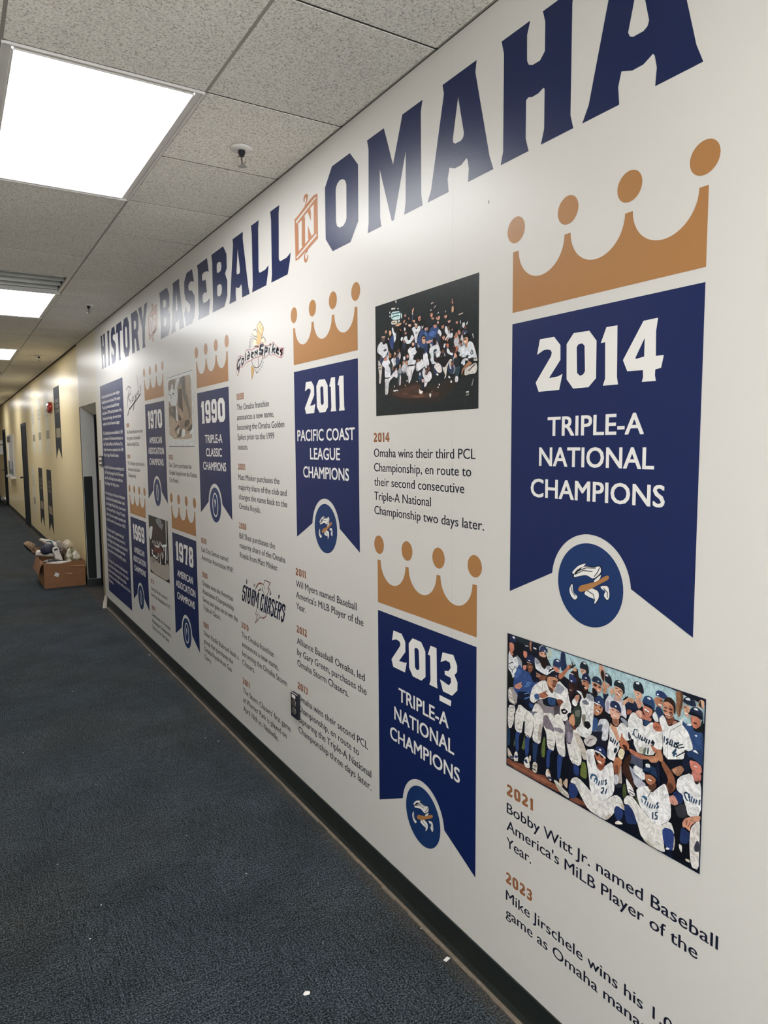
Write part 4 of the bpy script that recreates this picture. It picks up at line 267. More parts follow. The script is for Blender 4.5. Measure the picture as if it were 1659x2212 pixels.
 'chasers': (-3650, 731, '6a3f2a~10 667,508 815,506 739,434 787,436 715,362|6a3f2a~8 667,508 626,448|8a5438 442,417 488,450 539,465 606,464 638,447 597,453 538,449 486,431 432,389 400,361|3a2a24~7 442,417 400,364|4a3028~7 638,447 665,416|6a3f2a~8 426,166 387,99 448,105 371,0 525,101|8a5438 525,101 575,102 643,123 694,162 676,130 608,96 549,90|3a2a24~6 471,198 512,173 596,161|3a2a24~6 467,132 508,104|3a2a24~6 610,388 657,355|4a3430~8 473,364 544,399 556,394 482,362|101c38~22 154,429 146,387|101c38~7 356,422 345,387|101c38~7 378,422 367,388|101c38~7 400,423 388,388|101c38~11 810,420 825,397 796,380 798,411|101c38~11 1022,421 1040,412 1013,385 1014,413|101c38~8 604,425 585,387 610,388|101c38~25 114,328 102,349 59,342 38,311 26,282 87,276 69,222 38,185 0,188 13,239|101c38~25 148,351 103,180|101c38~20 134,345 198,349|101c38~25 196,252 206,334 257,349 260,323 224,203 177,178 171,220 195,298|101c38~25 324,348 263,181|101c38~22 328,345 368,345 346,279 292,262|101c38~22 328,269 304,178|101c38~25 403,348 343,176|101c38~20 412,343 413,239 481,342|101c38~25 498,346 444,179|101c38~25 630,312 632,344 590,343 552,265 531,196 555,179 590,202 601,249|101c38~25 690,348 621,173|101c38~25 730,349 663,175|101c38~20 660,270 709,269|101c38~25 703,173 778,339 817,337 760,179|101c38~17 748,252 797,255|101c38~25 906,313 903,341 864,340 839,301 883,259 856,189 816,174 810,214|101c38~25 957,345 894,181|101c38~20 957,342 995,343|101c38~17 930,269 968,267|101c38~20 894,184 941,185|101c38~25 1026,345 963,174|101c38~22 1025,342 1077,340 1052,274 998,261|101c38~22 1036,265 1016,176|101c38~25 1156,295 1165,336 1122,343 1090,306 1147,260 1114,190 1076,173 1071,215'),
 'royals': (-6375, 1931, '1a1c22~19 25,146 92,288 245,463|1a1c22~17 0,430 171,486 358,447 326,357 96,304 349,197|1a1c22~14 482,298 395,236 482,215 553,277 482,298|1a1c22~14 599,323 663,270 747,330 609,175 477,66 553,195 774,280|1a1c22~14 874,354 794,311 885,297 917,359 934,294|1a1c22~14 834,613 888,433 892,337|1a1c22~14 1083,427 1012,416 1087,371 1031,328|1a1c22~29 36,0 174,96 337,131 612,191 1047,303'),
}
TITLE = {
 'HISTORY': [('H',[[(-7437,2741),(-7341,2741),(-7351,2711),(-7350,2648),(-7344,2636),(-7332,2629),(-7309,2628),(-7294,2643),(-7293,2712),(-7301,2741),(-7209,2741),(-7215,2710),(-7215,2455),(-7206,2422),(-7302,2422),(-7293,2457),(-7293,2553),(-7297,2557),(-7312,2551),(-7331,2551),(-7344,2556),(-7351,2552),(-7351,2457),(-7341,2422),(-7437,2422),(-7428,2455),(-7428,2706)]]),('I',[[(-7106,2741),(-6995,2741),(-7005,2710),(-7030,2453),(-7029,2422),(-7118,2422),(-7102,2460),(-7088,2710)]]),('S',[[(-6877,2741),(-6762,2741),(-6731,2659),(-6778,2674),(-6828,2672),(-6851,2655),(-6844,2631),(-6776,2614),(-6729,2576),(-6726,2520),(-6748,2451),(-6800,2422),(-6920,2422),(-6956,2503),(-6916,2544),(-6882,2502),(-6854,2494),(-6824,2509),(-6825,2539),(-6857,2556),(-6915,2585),(-6937,2628),(-6932,2698)]]),('T',[[(-6672,2741),(-6467,2741),(-6444,2659),(-6505,2668),(-6531,2661),(-6549,2454),(-6531,2422),(-6634,2422),(-6622,2451),(-6621,2658),(-6651,2672),(-6700,2660)]]),('O',[[(-6410,2679),(-6353,2741),(-6220,2741),(-6165,2681),(-6168,2483),(-6223,2422),(-6355,2422),(-6410,2482)],[(-6327,2643),(-6322,2654),(-6313,2664),(-6296,2670),(-6274,2667),(-6258,2658),(-6251,2648),(-6248,2637),(-6250,2518),(-6255,2507),(-6274,2496),(-6300,2496),(-6320,2508),(-6328,2526)]]),('R',[[(-6080,2741),(-5883,2741),(-5827,2690),(-5829,2597),(-5875,2561),(-5820,2422),(-5914,2422),(-5941,2520),(-5966,2533),(-5994,2527),(-5992,2422),(-6089,2422),(-6074,2692)],[(-5990,2669),(-5955,2671),(-5920,2659),(-5911,2628),(-5930,2604),(-5984,2599),(-5993,2613)]]),('Y',[[(-5818,2741),(-5714,2741),(-5674,2636),(-5615,2741),(-5522,2741),(-5625,2562),(-5647,2458),(-5624,2422),(-5731,2422),(-5711,2462),(-5714,2565)]])],
 'BASEBALL': [('B',[[(-5165,2741),(-4960,2741),(-4910,2690),(-4909,2615),(-4943,2594),(-4908,2550),(-4914,2474),(-4965,2422),(-5172,2422),(-5158,2482),(-5153,2698)],[(-5074,2667),(-5061,2674),(-5030,2675),(-5001,2663),(-4995,2645),(-5004,2626),(-5028,2619),(-5070,2622),(-5077,2634)],[(-5077,2551),(-5056,2557),(-5026,2554),(-5001,2542),(-4998,2522),(-5008,2500),(-5032,2492),(-5070,2495),(-5081,2510)]]),('A',[[(-4816,2741),(-4658,2741),(-4664,2711),(-4601,2462),(-4584,2422),(-4694,2422),(-4691,2459),(-4696,2485),(-4702,2491),(-4725,2480),(-4753,2480),(-4782,2491),(-4790,2461),(-4786,2422),(-4893,2422),(-4874,2456),(-4809,2713)],[(-4741,2676),(-4714,2564),(-4717,2554),(-4727,2549),(-4753,2550),(-4762,2555),(-4766,2565)]]),('S',[[(-4494,2741),(-4376,2741),(-4344,2659),(-4393,2674),(-4444,2672),(-4468,2655),(-4461,2631),(-4390,2614),(-4343,2576),(-4340,2520),(-4362,2451),(-4415,2422),(-4537,2422),(-4574,2503),(-4533,2544),(-4499,2502),(-4471,2494),(-4440,2509),(-4441,2539),(-4473,2556),(-4532,2585),(-4555,2628),(-4550,2698)]]),('E',[[(-4276,2741),(-4081,2741),(-4057,2660),(-4102,2672),(-4160,2674),(-4184,2665),(-4182,2634),(-4148,2628),(-4119,2630),(-4102,2553),(-4155,2560),(-4185,2550),(-4185,2519),(-4166,2501),(-4102,2502),(-4052,2511),(-4077,2422),(-4287,2422),(-4270,2461),(-4261,2710)]]),('B',[[(-4005,2741),(-3802,2741),(-3752,2690),(-3752,2615),(-3785,2594),(-3750,2550),(-3756,2474),(-3807,2422),(-4012,2422),(-3998,2482),(-3993,2698)],[(-3915,2667),(-3902,2674),(-3871,2675),(-3842,2663),(-3837,2645),(-3846,2626),(-3869,2619),(-3911,2622),(-3918,2634)],[(-3918,2551),(-3897,2557),(-3867,2554),(-3843,2542),(-3840,2522),(-3850,2500),(-3873,2492),(-3911,2495),(-3922,2510)]]),('A',[[(-3653,2741),(-3499,2741),(-3505,2711),(-3444,2462),(-3427,2422),(-3534,2422),(-3532,2459),(-3537,2485),(-3542,2491),(-3564,2480),(-3592,2480),(-3620,2491),(-3628,2461),(-3624,2422),(-3728,2422),(-3710,2456),(-3647,2713)],[(-3580,2676),(-3554,2564),(-3557,2554),(-3566,2549),(-3592,2550),(-3601,2555),(-3605,2565)]]),('L',[[(-3387,2741),(-3284,2741),(-3294,2708),(-3302,2510),(-3290,2496),(-3218,2496),(-3176,2508),(-3186,2472),(-3210,2422),(-3392,2422),(-3382,2456),(-3379,2700)]]),('L',[[(-3143,2741),(-3036,2741),(-3046,2708),(-3055,2510),(-3042,2496),(-2968,2496),(-2924,2508),(-2935,2472),(-2960,2422),(-3148,2422),(-3138,2456),(-3135,2700)]])],
 'OMAHA': [('O',[[(-2586,2679),(-2524,2741),(-2380,2741),(-2320,2681),(-2323,2483),(-2383,2422),(-2527,2422),(-2586,2482)],[(-2496,2643),(-2491,2654),(-2481,2664),(-2462,2670),(-2439,2667),(-2422,2658),(-2414,2648),(-2410,2637),(-2412,2518),(-2418,2507),(-2438,2496),(-2467,2496),(-2489,2508),(-2497,2526)]]),('M',[[(-2254,2741),(-2140,2741),(-2083,2603),(-2024,2741),(-1908,2741),(-1918,2709),(-1917,2458),(-1910,2422),(-2016,2422),(-2007,2460),(-2005,2619),(-2080,2422),(-2093,2422),(-2169,2616),(-2169,2456),(-2161,2422),(-2255,2422),(-2248,2456),(-2244,2708)]]),('A',[[(-1803,2741),(-1641,2741),(-1647,2711),(-1583,2462),(-1566,2422),(-1678,2422),(-1675,2459),(-1681,2485),(-1686,2491),(-1710,2480),(-1739,2480),(-1768,2491),(-1777,2461),(-1772,2422),(-1882,2422),(-1862,2456),(-1796,2713)],[(-1726,2676),(-1698,2564),(-1702,2554),(-1712,2549),(-1739,2550),(-1748,2555),(-1752,2565)]]),('H',[[(-1536,2741),(-1426,2741),(-1437,2711),(-1436,2648),(-1430,2636),(-1416,2629),(-1389,2628),(-1372,2643),(-1372,2712),(-1381,2741),(-1276,2741),(-1282,2710),(-1282,2455),(-1272,2422),(-1382,2422),(-1371,2457),(-1371,2553),(-1376,2557),(-1394,2551),(-1415,2551),(-1430,2556),(-1438,2552),(-1438,2457),(-1427,2422),(-1536,2422),(-1526,2455),(-1526,2706)]]),('A',[[(-1166,2741),(-1003,2741),(-1009,2711),(-944,2462),(-927,2422),(-1040,2422),(-1037,2459),(-1043,2485),(-1048,2491),(-1072,2480),(-1101,2480),(-1131,2491),(-1139,2461),(-1135,2422),(-1244,2422),(-1225,2456),(-1159,2713)],[(-1088,2676),(-1060,2564),(-1064,2554),(-1074,2549),(-1101,2550),(-1110,2555),(-1115,2565)]])],
}
DIGITS = {'2':[[(0.113,1.0),(0.525,0.999),(0.705,0.825),(0.711,0.556),(0.392,0.24),(0.652,0.254),(0.774,0.291),(0.688,0.002),(0.094,0.0),(0.0,0.182),(0.442,0.648),(0.464,0.71),(0.431,0.761),(0.335,0.785),(0.234,0.784),(0.033,0.715)]],'0':[[(0.0,0.823),(0.185,1.0),(0.59,0.993),(0.778,0.797),(0.784,0.144),(0.596,0.0),(0.197,0.001),(0.015,0.183)],[(0.274,0.738),(0.314,0.785),(0.416,0.791),(0.477,0.744),(0.501,0.289),(0.45,0.233),(0.369,0.218),(0.294,0.277)]],'1':[[(0.0,0.745),(0.129,1.0),(0.389,0.997),(0.405,0.127),(0.434,0.0),(0.071,0.001),(0.124,0.121),(0.106,0.746)]],'4':[[(0.0,0.398),(0.436,0.992),(0.743,1.0),(0.709,0.791),(0.72,0.399),(0.884,0.395),(0.835,0.199),(0.715,0.183),(0.712,0.089),(0.734,0.0),(0.436,0.002),(0.46,0.083),(0.453,0.194),(0.105,0.204)],[(0.278,0.406),(0.472,0.714),(0.472,0.413),(0.299,0.39)]],'3':[[(0.026,0.698),(0.11,0.957),(0.553,1.0),(0.707,0.783),(0.702,0.628),(0.598,0.529),(0.721,0.383),(0.716,0.189),(0.507,0.001),(0.131,0.0),(0.0,0.261),(0.176,0.244),(0.368,0.213),(0.462,0.308),(0.449,0.421),(0.208,0.431),(0.195,0.526),(0.367,0.566),(0.448,0.666),(0.41,0.781),(0.239,0.794)]],'7':[[(0,0.78),(0,1),(0.58,1),(0.6,0.9),(0.42,0.12),(0.45,0),(0.14,0),(0.2,0.14),(0.36,0.8),(0.12,0.8),(0.06,0.74)]],'9':[[(0,0.62),(0,0.86),(0.13,1),(0.49,1),(0.62,0.86),(0.62,0.14),(0.49,0),(0.1,0),(0,0.14),(0.02,0.32),(0.22,0.3),(0.24,0.2),(0.38,0.2),(0.4,0.26),(0.4,0.4),(0.32,0.38),(0.13,0.38),(0,0.5)],[(0.22,0.62),(0.24,0.56),(0.38,0.56),(0.4,0.62),(0.4,0.76),(0.36,0.82),(0.26,0.82),(0.22,0.76)]],'6':[[(0.62,0.38),(0.62,0.14),(0.49,0),(0.13,0),(0.0,0.14),(0.0,0.86),(0.13,1),(0.52,1),(0.62,0.86),(0.6,0.68),(0.4,0.7),(0.38,0.8),(0.24,0.8),(0.22,0.74),(0.22,0.6),(0.3,0.62),(0.49,0.62),(0.62,0.5)],[(0.4,0.38),(0.38,0.44),(0.24,0.44),(0.22,0.38),(0.22,0.24),(0.26,0.18),(0.36,0.18),(0.4,0.24)]],'8':[[(0,0.14),(0.12,0),(0.5,0),(0.62,0.14),(0.62,0.42),(0.54,0.5),(0.6,0.58),(0.6,0.88),(0.5,1),(0.12,1),(0.02,0.88),(0.02,0.58),(0.08,0.5),(0,0.42)],[(0.22,0.24),(0.26,0.18),(0.36,0.18),(0.4,0.24),(0.4,0.36),(0.36,0.42),(0.26,0.42),(0.22,0.36)],[(0.23,0.64),(0.27,0.58),(0.35,0.58),(0.39,0.64),(0.39,0.76),(0.35,0.82),(0.27,0.82),(0.23,0.76)]],'5':[[(0.04,0.45),(0.04,1),(0.56,1),(0.6,0.8),(0.24,0.8),(0.24,0.62),(0.5,0.62),(0.62,0.5),(0.62,0.14),(0.5,0),(0.1,0),(0,0.14),(0.02,0.3),(0.22,0.28),(0.26,0.18),(0.38,0.18),(0.4,0.24),(0.4,0.4),(0.36,0.44),(0.26,0.44),(0.22,0.4)]]}
BADGES = {'IN':{'plate':[(-2877,2636),(-2854,2639),(-2788,2657),(-2766,2664),(-2719,2675),(-2690,2680),(-2653,2678),(-2653,2502),(-2676,2497),(-2712,2489),(-2741,2482),(-2770,2477),(-2812,2468),(-2842,2461),(-2875,2461)],'cut':[[(-2865,2618),(-2864,2624),(-2691,2666),(-2673,2669),(-2664,2666),(-2670,2663),(-2687,2660),(-2853,2615),(-2859,2615)],[(-2843,2609),(-2804,2614),(-2810,2514),(-2804,2504),(-2843,2493),(-2840,2504),(-2840,2589)],[(-2779,2624),(-2747,2631),(-2716,2587),(-2716,2622),(-2721,2639),(-2688,2646),(-2691,2588),(-2691,2531),(-2713,2526),(-2747,2577),(-2747,2528),(-2744,2518),(-2776,2509),(-2773,2614)],[(-2867,2475),(-2679,2523),(-2665,2523),(-2668,2516),(-2856,2468),(-2865,2470)]],'curls':[[(-2772,2652),(-2764,2663),(-2757,2669),(-2744,2680),(-2741,2698),(-2753,2706),(-2772,2707),(-2784,2696),(-2785,2685),(-2775,2676),(-2774,2686),(-2768,2694),(-2761,2693),(-2757,2687),(-2759,2679),(-2766,2670),(-2777,2661)],[(-2741,2484),(-2752,2476),(-2762,2469),(-2770,2472),(-2778,2465),(-2777,2449),(-2768,2445),(-2760,2447),(-2756,2458),(-2753,2462),(-2747,2455),(-2748,2446),(-2761,2433),(-2776,2432),(-2787,2439),(-2790,2455),(-2787,2467),(-2772,2476),(-2755,2484)]],'island':None},'OF':{'plate':[(-5516,2636),(-5488,2639),(-5411,2657),(-5384,2664),(-5327,2675),(-5293,2680),(-5249,2678),(-5250,2502),(-5277,2497),(-5319,2489),(-5354,2482),(-5389,2477),(-5438,2468),(-5475,2461),(-5514,2461)],'cut':[[(-5502,2618),(-5500,2624),(-5294,2666),(-5273,2669),(-5262,2666),(-5269,2663),(-5290,2660),(-5487,2615),(-5494,2615)],[(-5504,2475),(-5280,2523),(-5264,2523),(-5267,2516),(-5490,2468),(-5502,2470)],[(-5484,2511),(-5463,2493),(-5409,2493),(-5388,2511),(-5388,2596),(-5409,2614),(-5463,2614),(-5484,2596)],[(-5366,2493),(-5334,2493),(-5334,2544),(-5302,2544),(-5292,2535),(-5292,2572),(-5302,2563),(-5334,2563),(-5334,2595),(-5297,2595),(-5281,2580),(-5281,2614),(-5366,2614)]],'curls':[[(-5391,2652),(-5382,2663),(-5373,2669),(-5357,2680),(-5354,2698),(-5368,2706),(-5390,2707),(-5405,2696),(-5407,2685),(-5394,2676),(-5394,2686),(-5387,2694),(-5378,2693),(-5373,2687),(-5375,2679),(-5384,2670),(-5397,2661)],[(-5354,2484),(-5367,2476),(-5380,2469),(-5389,2472),(-5398,2465),(-5397,2449),(-5386,2445),(-5376,2447),(-5372,2458),(-5369,2462),(-5361,2455),(-5362,2446),(-5378,2433),(-5395,2432),(-5408,2439),(-5413,2455),(-5409,2467),(-5391,2476),(-5371,2484)]],'island':[(-5449,2515),(-5425,2515),(-5425,2592),(-5449,2592)]}}
EMBLEM = {'bat':[(-35,-17),(-29,-6),(-2,4),(24,13),(50,31),(61,34),(62,25),(35,9),(-2,-13),(-28,-22)],'swoosh1':[(-52,11),(-44,30),(-19,45),(13,46),(34,53),(38,38),(14,17),(-8,25),(-30,19)],'swoosh2':[(-58,23),(-36,44),(-9,54),(-19,44),(-46,19)],'swoosh3':[(14,13),(38,34),(34,21),(19,10)],'curl1':[(-65,-21),(-54,-2),(-52,-27),(-34,-35),(-45,-46),(-59,-37)],'curl2':[(35,4),(60,9),(65,-15),(59,-28),(46,-18),(53,-5),(40,-3)],'funnel':[(-17,-23),(4,-5),(30,-9),(33,-25),(18,-46),(20,-31),(-1,-29)]}
# ------------------------------------------------------------------ the setting
H = 2.853; XL = -2.26; Y0 = -2.44; YE = 26.2
def struct(o, label=None): o['kind'] = 'structure'; return o
struct(MB().box(0, 0.2, Y0, 7.775, 0, H).build('wall_right', M['wall']))
wf = MB().box(0, 0.2, 7.775, 7.87, 0, H)                                   # corner beyond the wrap, header over the doorway, and the wall on
wf.add([(0, 7.87, 2.127), (0, 8.93, 2.127), (0, 8.93, H), (0, 7.87, H), (.2, 7.87, 2.01), (.2, 8.93, 2.01), (.2, 8.93, H), (.2, 7.87, H)],
       [(0, 1, 2, 3), (4, 7, 6, 5), (0, 4, 5, 1), (3, 2, 6, 7), (0, 3, 7, 4), (1, 5, 6, 2)])
wf.box(0.0, 0.02, 8.93, 8.97, 0, H)
struct(wf.build('wall_right_doorway', M['cream2']))
struct(MB().box(0.02, 0.22, 8.93, YE, 0, H).build('wall_right_far', M['cream']))
struct(MB().box(XL - .1, XL, Y0, YE, 0, H).build('wall_left', mat('white wall paint', 'dcd6cb', .6)))
struct(MB().box(XL, 0.02, YE, YE + .1, 0, H).build('wall_end', M['cream']))
bw = MB().box(XL, 0, Y0 - .1, Y0, 0, .25).box(XL, 0, Y0 - .1, Y0, 2.65, H).box(XL, XL + .08, Y0 - .1, Y0, .25, 2.65).box(-.08, 0, Y0 - .1, Y0, .25, 2.65)
struct(bw.build('wall_back', M['cream2']))
w1 = struct(MB().box(-1.16, -1.10, Y0 - .08, Y0 - .02, .25, 2.65).box(XL + .08, -.08, Y0 - .08, Y0 - .02, .25, .31).box(XL + .08, -.08, Y0 - .08, Y0 - .02, 2.59, 2.65).build('added_window_1', M['dark_metal']))   # unseen opening added behind the camera to let in fill daylight
# one seam of the printed wrap
seam = Print(0.15); seam.poly([rect(-1752.6, -1751.6, 100, 2853)]); seam.build('wrap_seam', mat('seam shade', 'b9b5ae', 0.6), bpy.data.objects['wall_right'])

# doorway recess: pale return wall, dark kick panel, skirting, navy door
jamb = struct(MB().box(0.0, 0.2, 8.925, 8.97, 0, 2.127).build('trim_1', M['grey']))
MB().box(0.006, 0.1, 8.918, 8.925, 0.095, 1.316).build('kick_panel', M['kick'], jamb)
MB().box(-0.012, 0.2, 8.905, 8.925, 0, 0.09).build('skirting', M['base'], jamb)
d1 = struct(MB().box(0.158, 0.2, 7.87, 8.925, 0.0, 2.07).build('door_1', M['door_navy']))
f_ = MB().box(0.148, 0.16, 8.875, 8.925, 0, 2.07).box(0.148, 0.16, 7.87, 7.92, 0, 2.07).box(0.148, 0.16, 7.92, 8.875, 2.0, 2.07)
f_.build('door_frame', M['door_navy'], d1)
h_ = MB().tube([(0.16, 8.05, 1.0), (0.12, 8.05, 1.0), (0.118, 8.15, 1.0)], 0.009).lathe([(0.03, 0), (0.03, 0.006)], (0.155, 8.05, 1.0)); h_.build('door_handle', M['metal'], d1)
cg = struct(MB().box(-0.004, 0.0, 7.79, 7.87, 0.1, 1.32).box(-0.004, 0.03, 7.868, 7.874, 0.1, 1.32).build('trim_2', M['guard']))

# rubber base along the wall, with a beige line of dirt and glue where the carpet stops
def base_run(mb, x, y0, y1):
    prof = [(x, 0.1), (x - 0.005, 0.1), (x - 0.006, 0.02), (x - 0.012, 0.006), (x - 0.016, 0.0015), (x, 0.0015)]
    mb.rings([[(px, y, pz) for px, pz in prof] for y in (y0, y1)])
b = MB(); base_run(b, 0, Y0, 7.74); struct(b.build('baseboard_right', M['base']))
b = MB(); base_run(b, 0.02, 8.97, 16.0); base_run(b, 0.02, 17.05, 22.1); base_run(b, 0.02, 23.2, YE); struct(b.build('baseboard_right_far', M['base']))
b = MB()
for k in range(120):
    y = Y0 + k * 0.09
    if y > 7.7: break
    b.box(-0.024 - random.random() * .006, -0.015, y, y + 0.09, 0, 0.0045)
struct(b.build('trim_3', M['glue']))
tn = MB().add([(-0.001, 7.775, 0.10), (-0.001, 7.70, 0.10), (-0.03, 7.60, 0.0), (-0.05, 7.66, 0.0), (-0.02, 7.78, 0.08)], [(0, 1, 2, 3, 4)])
tn.add([(-0.02, 7.74, 0.05), (-0.05, 7.60, 0.0), (-0.065, 7.62, 0.004), (-0.03, 7.76, 0.055)], [(0, 1, 2, 3)])
o = tn.build('peeled_corner', mat('torn drywall', 'a9a196', 0.9), bpy.data.objects['baseboard_right'])
o['label'] = 'torn pale end of the baseboard'

# floor slab with carpet tiles, pile turned a quarter from tile to tile
fl = struct(MB().box(XL, 0.2, Y0, YE, -0.1, -0.004).build('floor', mat('slab', '3a3836', 0.9)))
def carpet(name, seedv):
    m = bpy.data.materials.new(name); m.use_nodes = True; nt = m.node_tree; N = nt.nodes; L = nt.links; b = N['Principled BSDF']
    b.inputs['Roughness'].default_value = 0.95; b.inputs['Specular IOR Level'].default_value = 0.05
    b.inputs['Sheen Weight'].default_value = 0.06; b.inputs['Sheen Roughness'].default_value = 0.5
    tc = N.new('ShaderNodeTexCoord'); geo = N.new('ShaderNodeNewGeometry'); oi = N.new('ShaderNodeObjectInfo')
    mp = N.new('ShaderNodeMapping'); mp.inputs['Scale'].default_value = (230, 13, 1); L.new(tc.outputs['Object'], mp.inputs['Vector'])
    add = N.new('ShaderNodeVectorMath'); add.operation = 'ADD'; L.new(mp.outputs[0], add.inputs[0]); L.new(oi.outputs['Location'], add.inputs[1])
    n1 = N.new('ShaderNodeTexNoise'); n1.inputs['Scale'].default_value = 1.0; n1.inputs['Detail'].default_value = 3; L.new(add.outputs[0], n1.inputs['Vector'])
    n2 = N.new('ShaderNodeTexNoise'); n2.inputs['Scale'].default_value = 175; n2.inputs['Detail'].default_value = 2; L.new(geo.outputs['Position'], n2.inputs['Vector'])
    n3 = N.new('ShaderNodeTexNoise'); n3.inputs['Scale'].default_value = 0.9; n3.inputs['Detail'].default_value = 5; L.new(geo.outputs['Position'], n3.inputs['Vector'])
    n4 = N.new('ShaderNodeTexNoise'); n4.inputs['Scale'].default_value = 3.1; n4.inputs['Detail'].default_value = 6; L.new(geo.outputs['Position'], n4.inputs['Vector'])
    r1 = N.new('ShaderNodeValToRGB'); e = r1.color_ramp.elements
    e[0].position = 0.40; e[0].color = lin('060b10') + (1,); e[1].position = 0.63; e[1].color = lin('38444e') + (1,)
    L.new(n1.outputs['Fac'], r1.inputs[0])
    r2 = N.new('ShaderNodeValToRGB'); e = r2.color_ramp.elements
    e[0].position = 0.46; e[0].color = lin('0a0f14') + (1,); e[1].position = 0.64; e[1].color = lin('6d767c') + (1,)
    L.new(n2.outputs['Fac'], r2.inputs[0])
    mx = N.new('ShaderNodeMix'); mx.data_type = 'RGBA'; mx.inputs[0].default_value = 0.5; L.new(r1.outputs[0], mx.inputs[6]); L.new(r2.outputs[0], mx.inputs[7])
    tint = N.new('ShaderNodeMix'); tint.data_type = 'RGBA'; tint.blend_type = 'MULTIPLY'
    r3 = N.new('ShaderNodeMapRange'); r3.inputs[1].default_value = 0.45; r3.inputs[2].default_value = 0.65; L.new(n3.outputs['Fac'], r3.inputs[0])
    L.new(r3.outputs[0], tint.inputs[0]); L.new(mx.outputs[2], tint.inputs[6]); tint.inputs[7].default_value = (1.12, 0.98, 0.84, 1)
    dirt = N.new('ShaderNodeMix'); dirt.data_type = 'RGBA'; dirt.blend_type = 'MULTIPLY'; dirt.inputs[0].default_value = 1
    r4 = N.new('ShaderNodeMapRange'); r4.inputs[1].default_value = 0.3; r4.inputs[2].default_value = 0.7; r4.inputs[3].default_value = 0.72; r4.inputs[4].default_value = 1.15
    L.new(n4.outputs['Fac'], r4.inputs[0]); L.new(tint.outputs[2], dirt.inputs[6]); L.new(r4.outputs[0], dirt.inputs[7])
    # brown dirt worn in along the wall
    sp = N.new('ShaderNodeSeparateXYZ'); L.new(geo.outputs['Position'], sp.inputs[0])
    r5 = N.new('ShaderNodeMapRange'); r5.inputs[1].default_value = -0.09; r5.inputs[2].default_value = -0.01; L.new(sp.outputs[0], r5.inputs[0])
    m5 = N.new('ShaderNodeMath'); m5.operation = 'MULTIPLY'; L.new(r5.outputs[0], m5.inputs[0]); L.new(n4.outputs['Fac'], m5.inputs[1])
    edge = N.new('ShaderNodeMix'); edge.data_type = 'RGBA'; L.new(m5.outputs[0], edge.inputs[0]); L.new(dirt.outputs[2], edge.inputs[6]); edge.inputs[7].default_value = lin('4f453a') + (1,)
    ov = N.new('ShaderNodeMapRange'); ov.inputs[3].default_value = 0.94; ov.inputs[4].default_value = 1.06; L.new(oi.outputs['Random'], ov.inputs[0])
    fin = N.new('ShaderNodeMix'); fin.data_type = 'RGBA'; fin.blend_type = 'MULTIPLY'; fin.inputs[0].default_value = 1; L.new(edge.outputs[2], fin.inputs[6]); L.new(ov.outputs[0], fin.inputs[7])
    L.new(fin.outputs[2], b.inputs['Base Color'])
    bp = N.new('ShaderNodeBump'); bp.inputs['Strength'].default_value = 0.45; bp.inputs['Distance'].default_value = 0.004
    ad = N.new('ShaderNodeMath'); ad.operation = 'ADD'; L.new(n1.outputs['Fac'], ad.inputs[0]); L.new(n2.outputs['Fac'], ad.inputs[1]); L.new(ad.outputs[0], bp.inputs['Height']); L.new(bp.outputs[0], b.inputs['Normal'])
    return m
M['carpet'] = carpet('blue grey ribbed carpet', 0)
ct = MB(); s = 0.2635; g = 0.0003
ct.add([(-s + g, -s + g, -.004), (s - g, -s + g, -.004), (s - g, s - g, -.004), (-s + g, s - g, -.004), (-s + 2 * g, -s + 2 * g, 0), (s - 2 * g, -s + 2 * g, 0), (s - 2 * g, s - 2 * g, 0), (-s + 2 * g, s - 2 * g, 0)],
       [(0, 1, 5, 4), (1, 2, 6, 5), (2, 3, 7, 6), (3, 0, 4, 7), (4, 5, 6, 7)])
first = ct.build('carpet_tile', M['carpet'], fl); me_ct = first.data
k = 0
for j in range(-10, 46):
    for i in range(5):
        x = -0.015 - s - i * 2 * s; y = 2.09 + s + (j - 1) * 2 * s
        if i == 4: x = XL + (x + s - XL) / 2
        if y < Y0 - .1 or y > YE - .2: continue
        o = first if k == 0 else bpy.data.objects.new('carpet_tile', me_ct)
        if k: C.objects.link(o); o.parent = fl
        o.location = (x, y, 0); o.rotation_euler = (0, 0, PI / 2 * ((i + j) % 2))
        if i == 4: o.scale = (((x - XL) / s), 1, 1) if (i + j) % 2 == 0 else (1, ((x - XL) / s), 1)
        k += 1
MB().box(-0.016, 0.2, 7.87, 8.925, -0.004, 0.0).box(-0.016, 0, Y0, 7.87, -.004, 0.0).box(-0.016, 0.02, 8.925, YE, -.004, 0).build('carpet_edge', M['carpet'], fl)

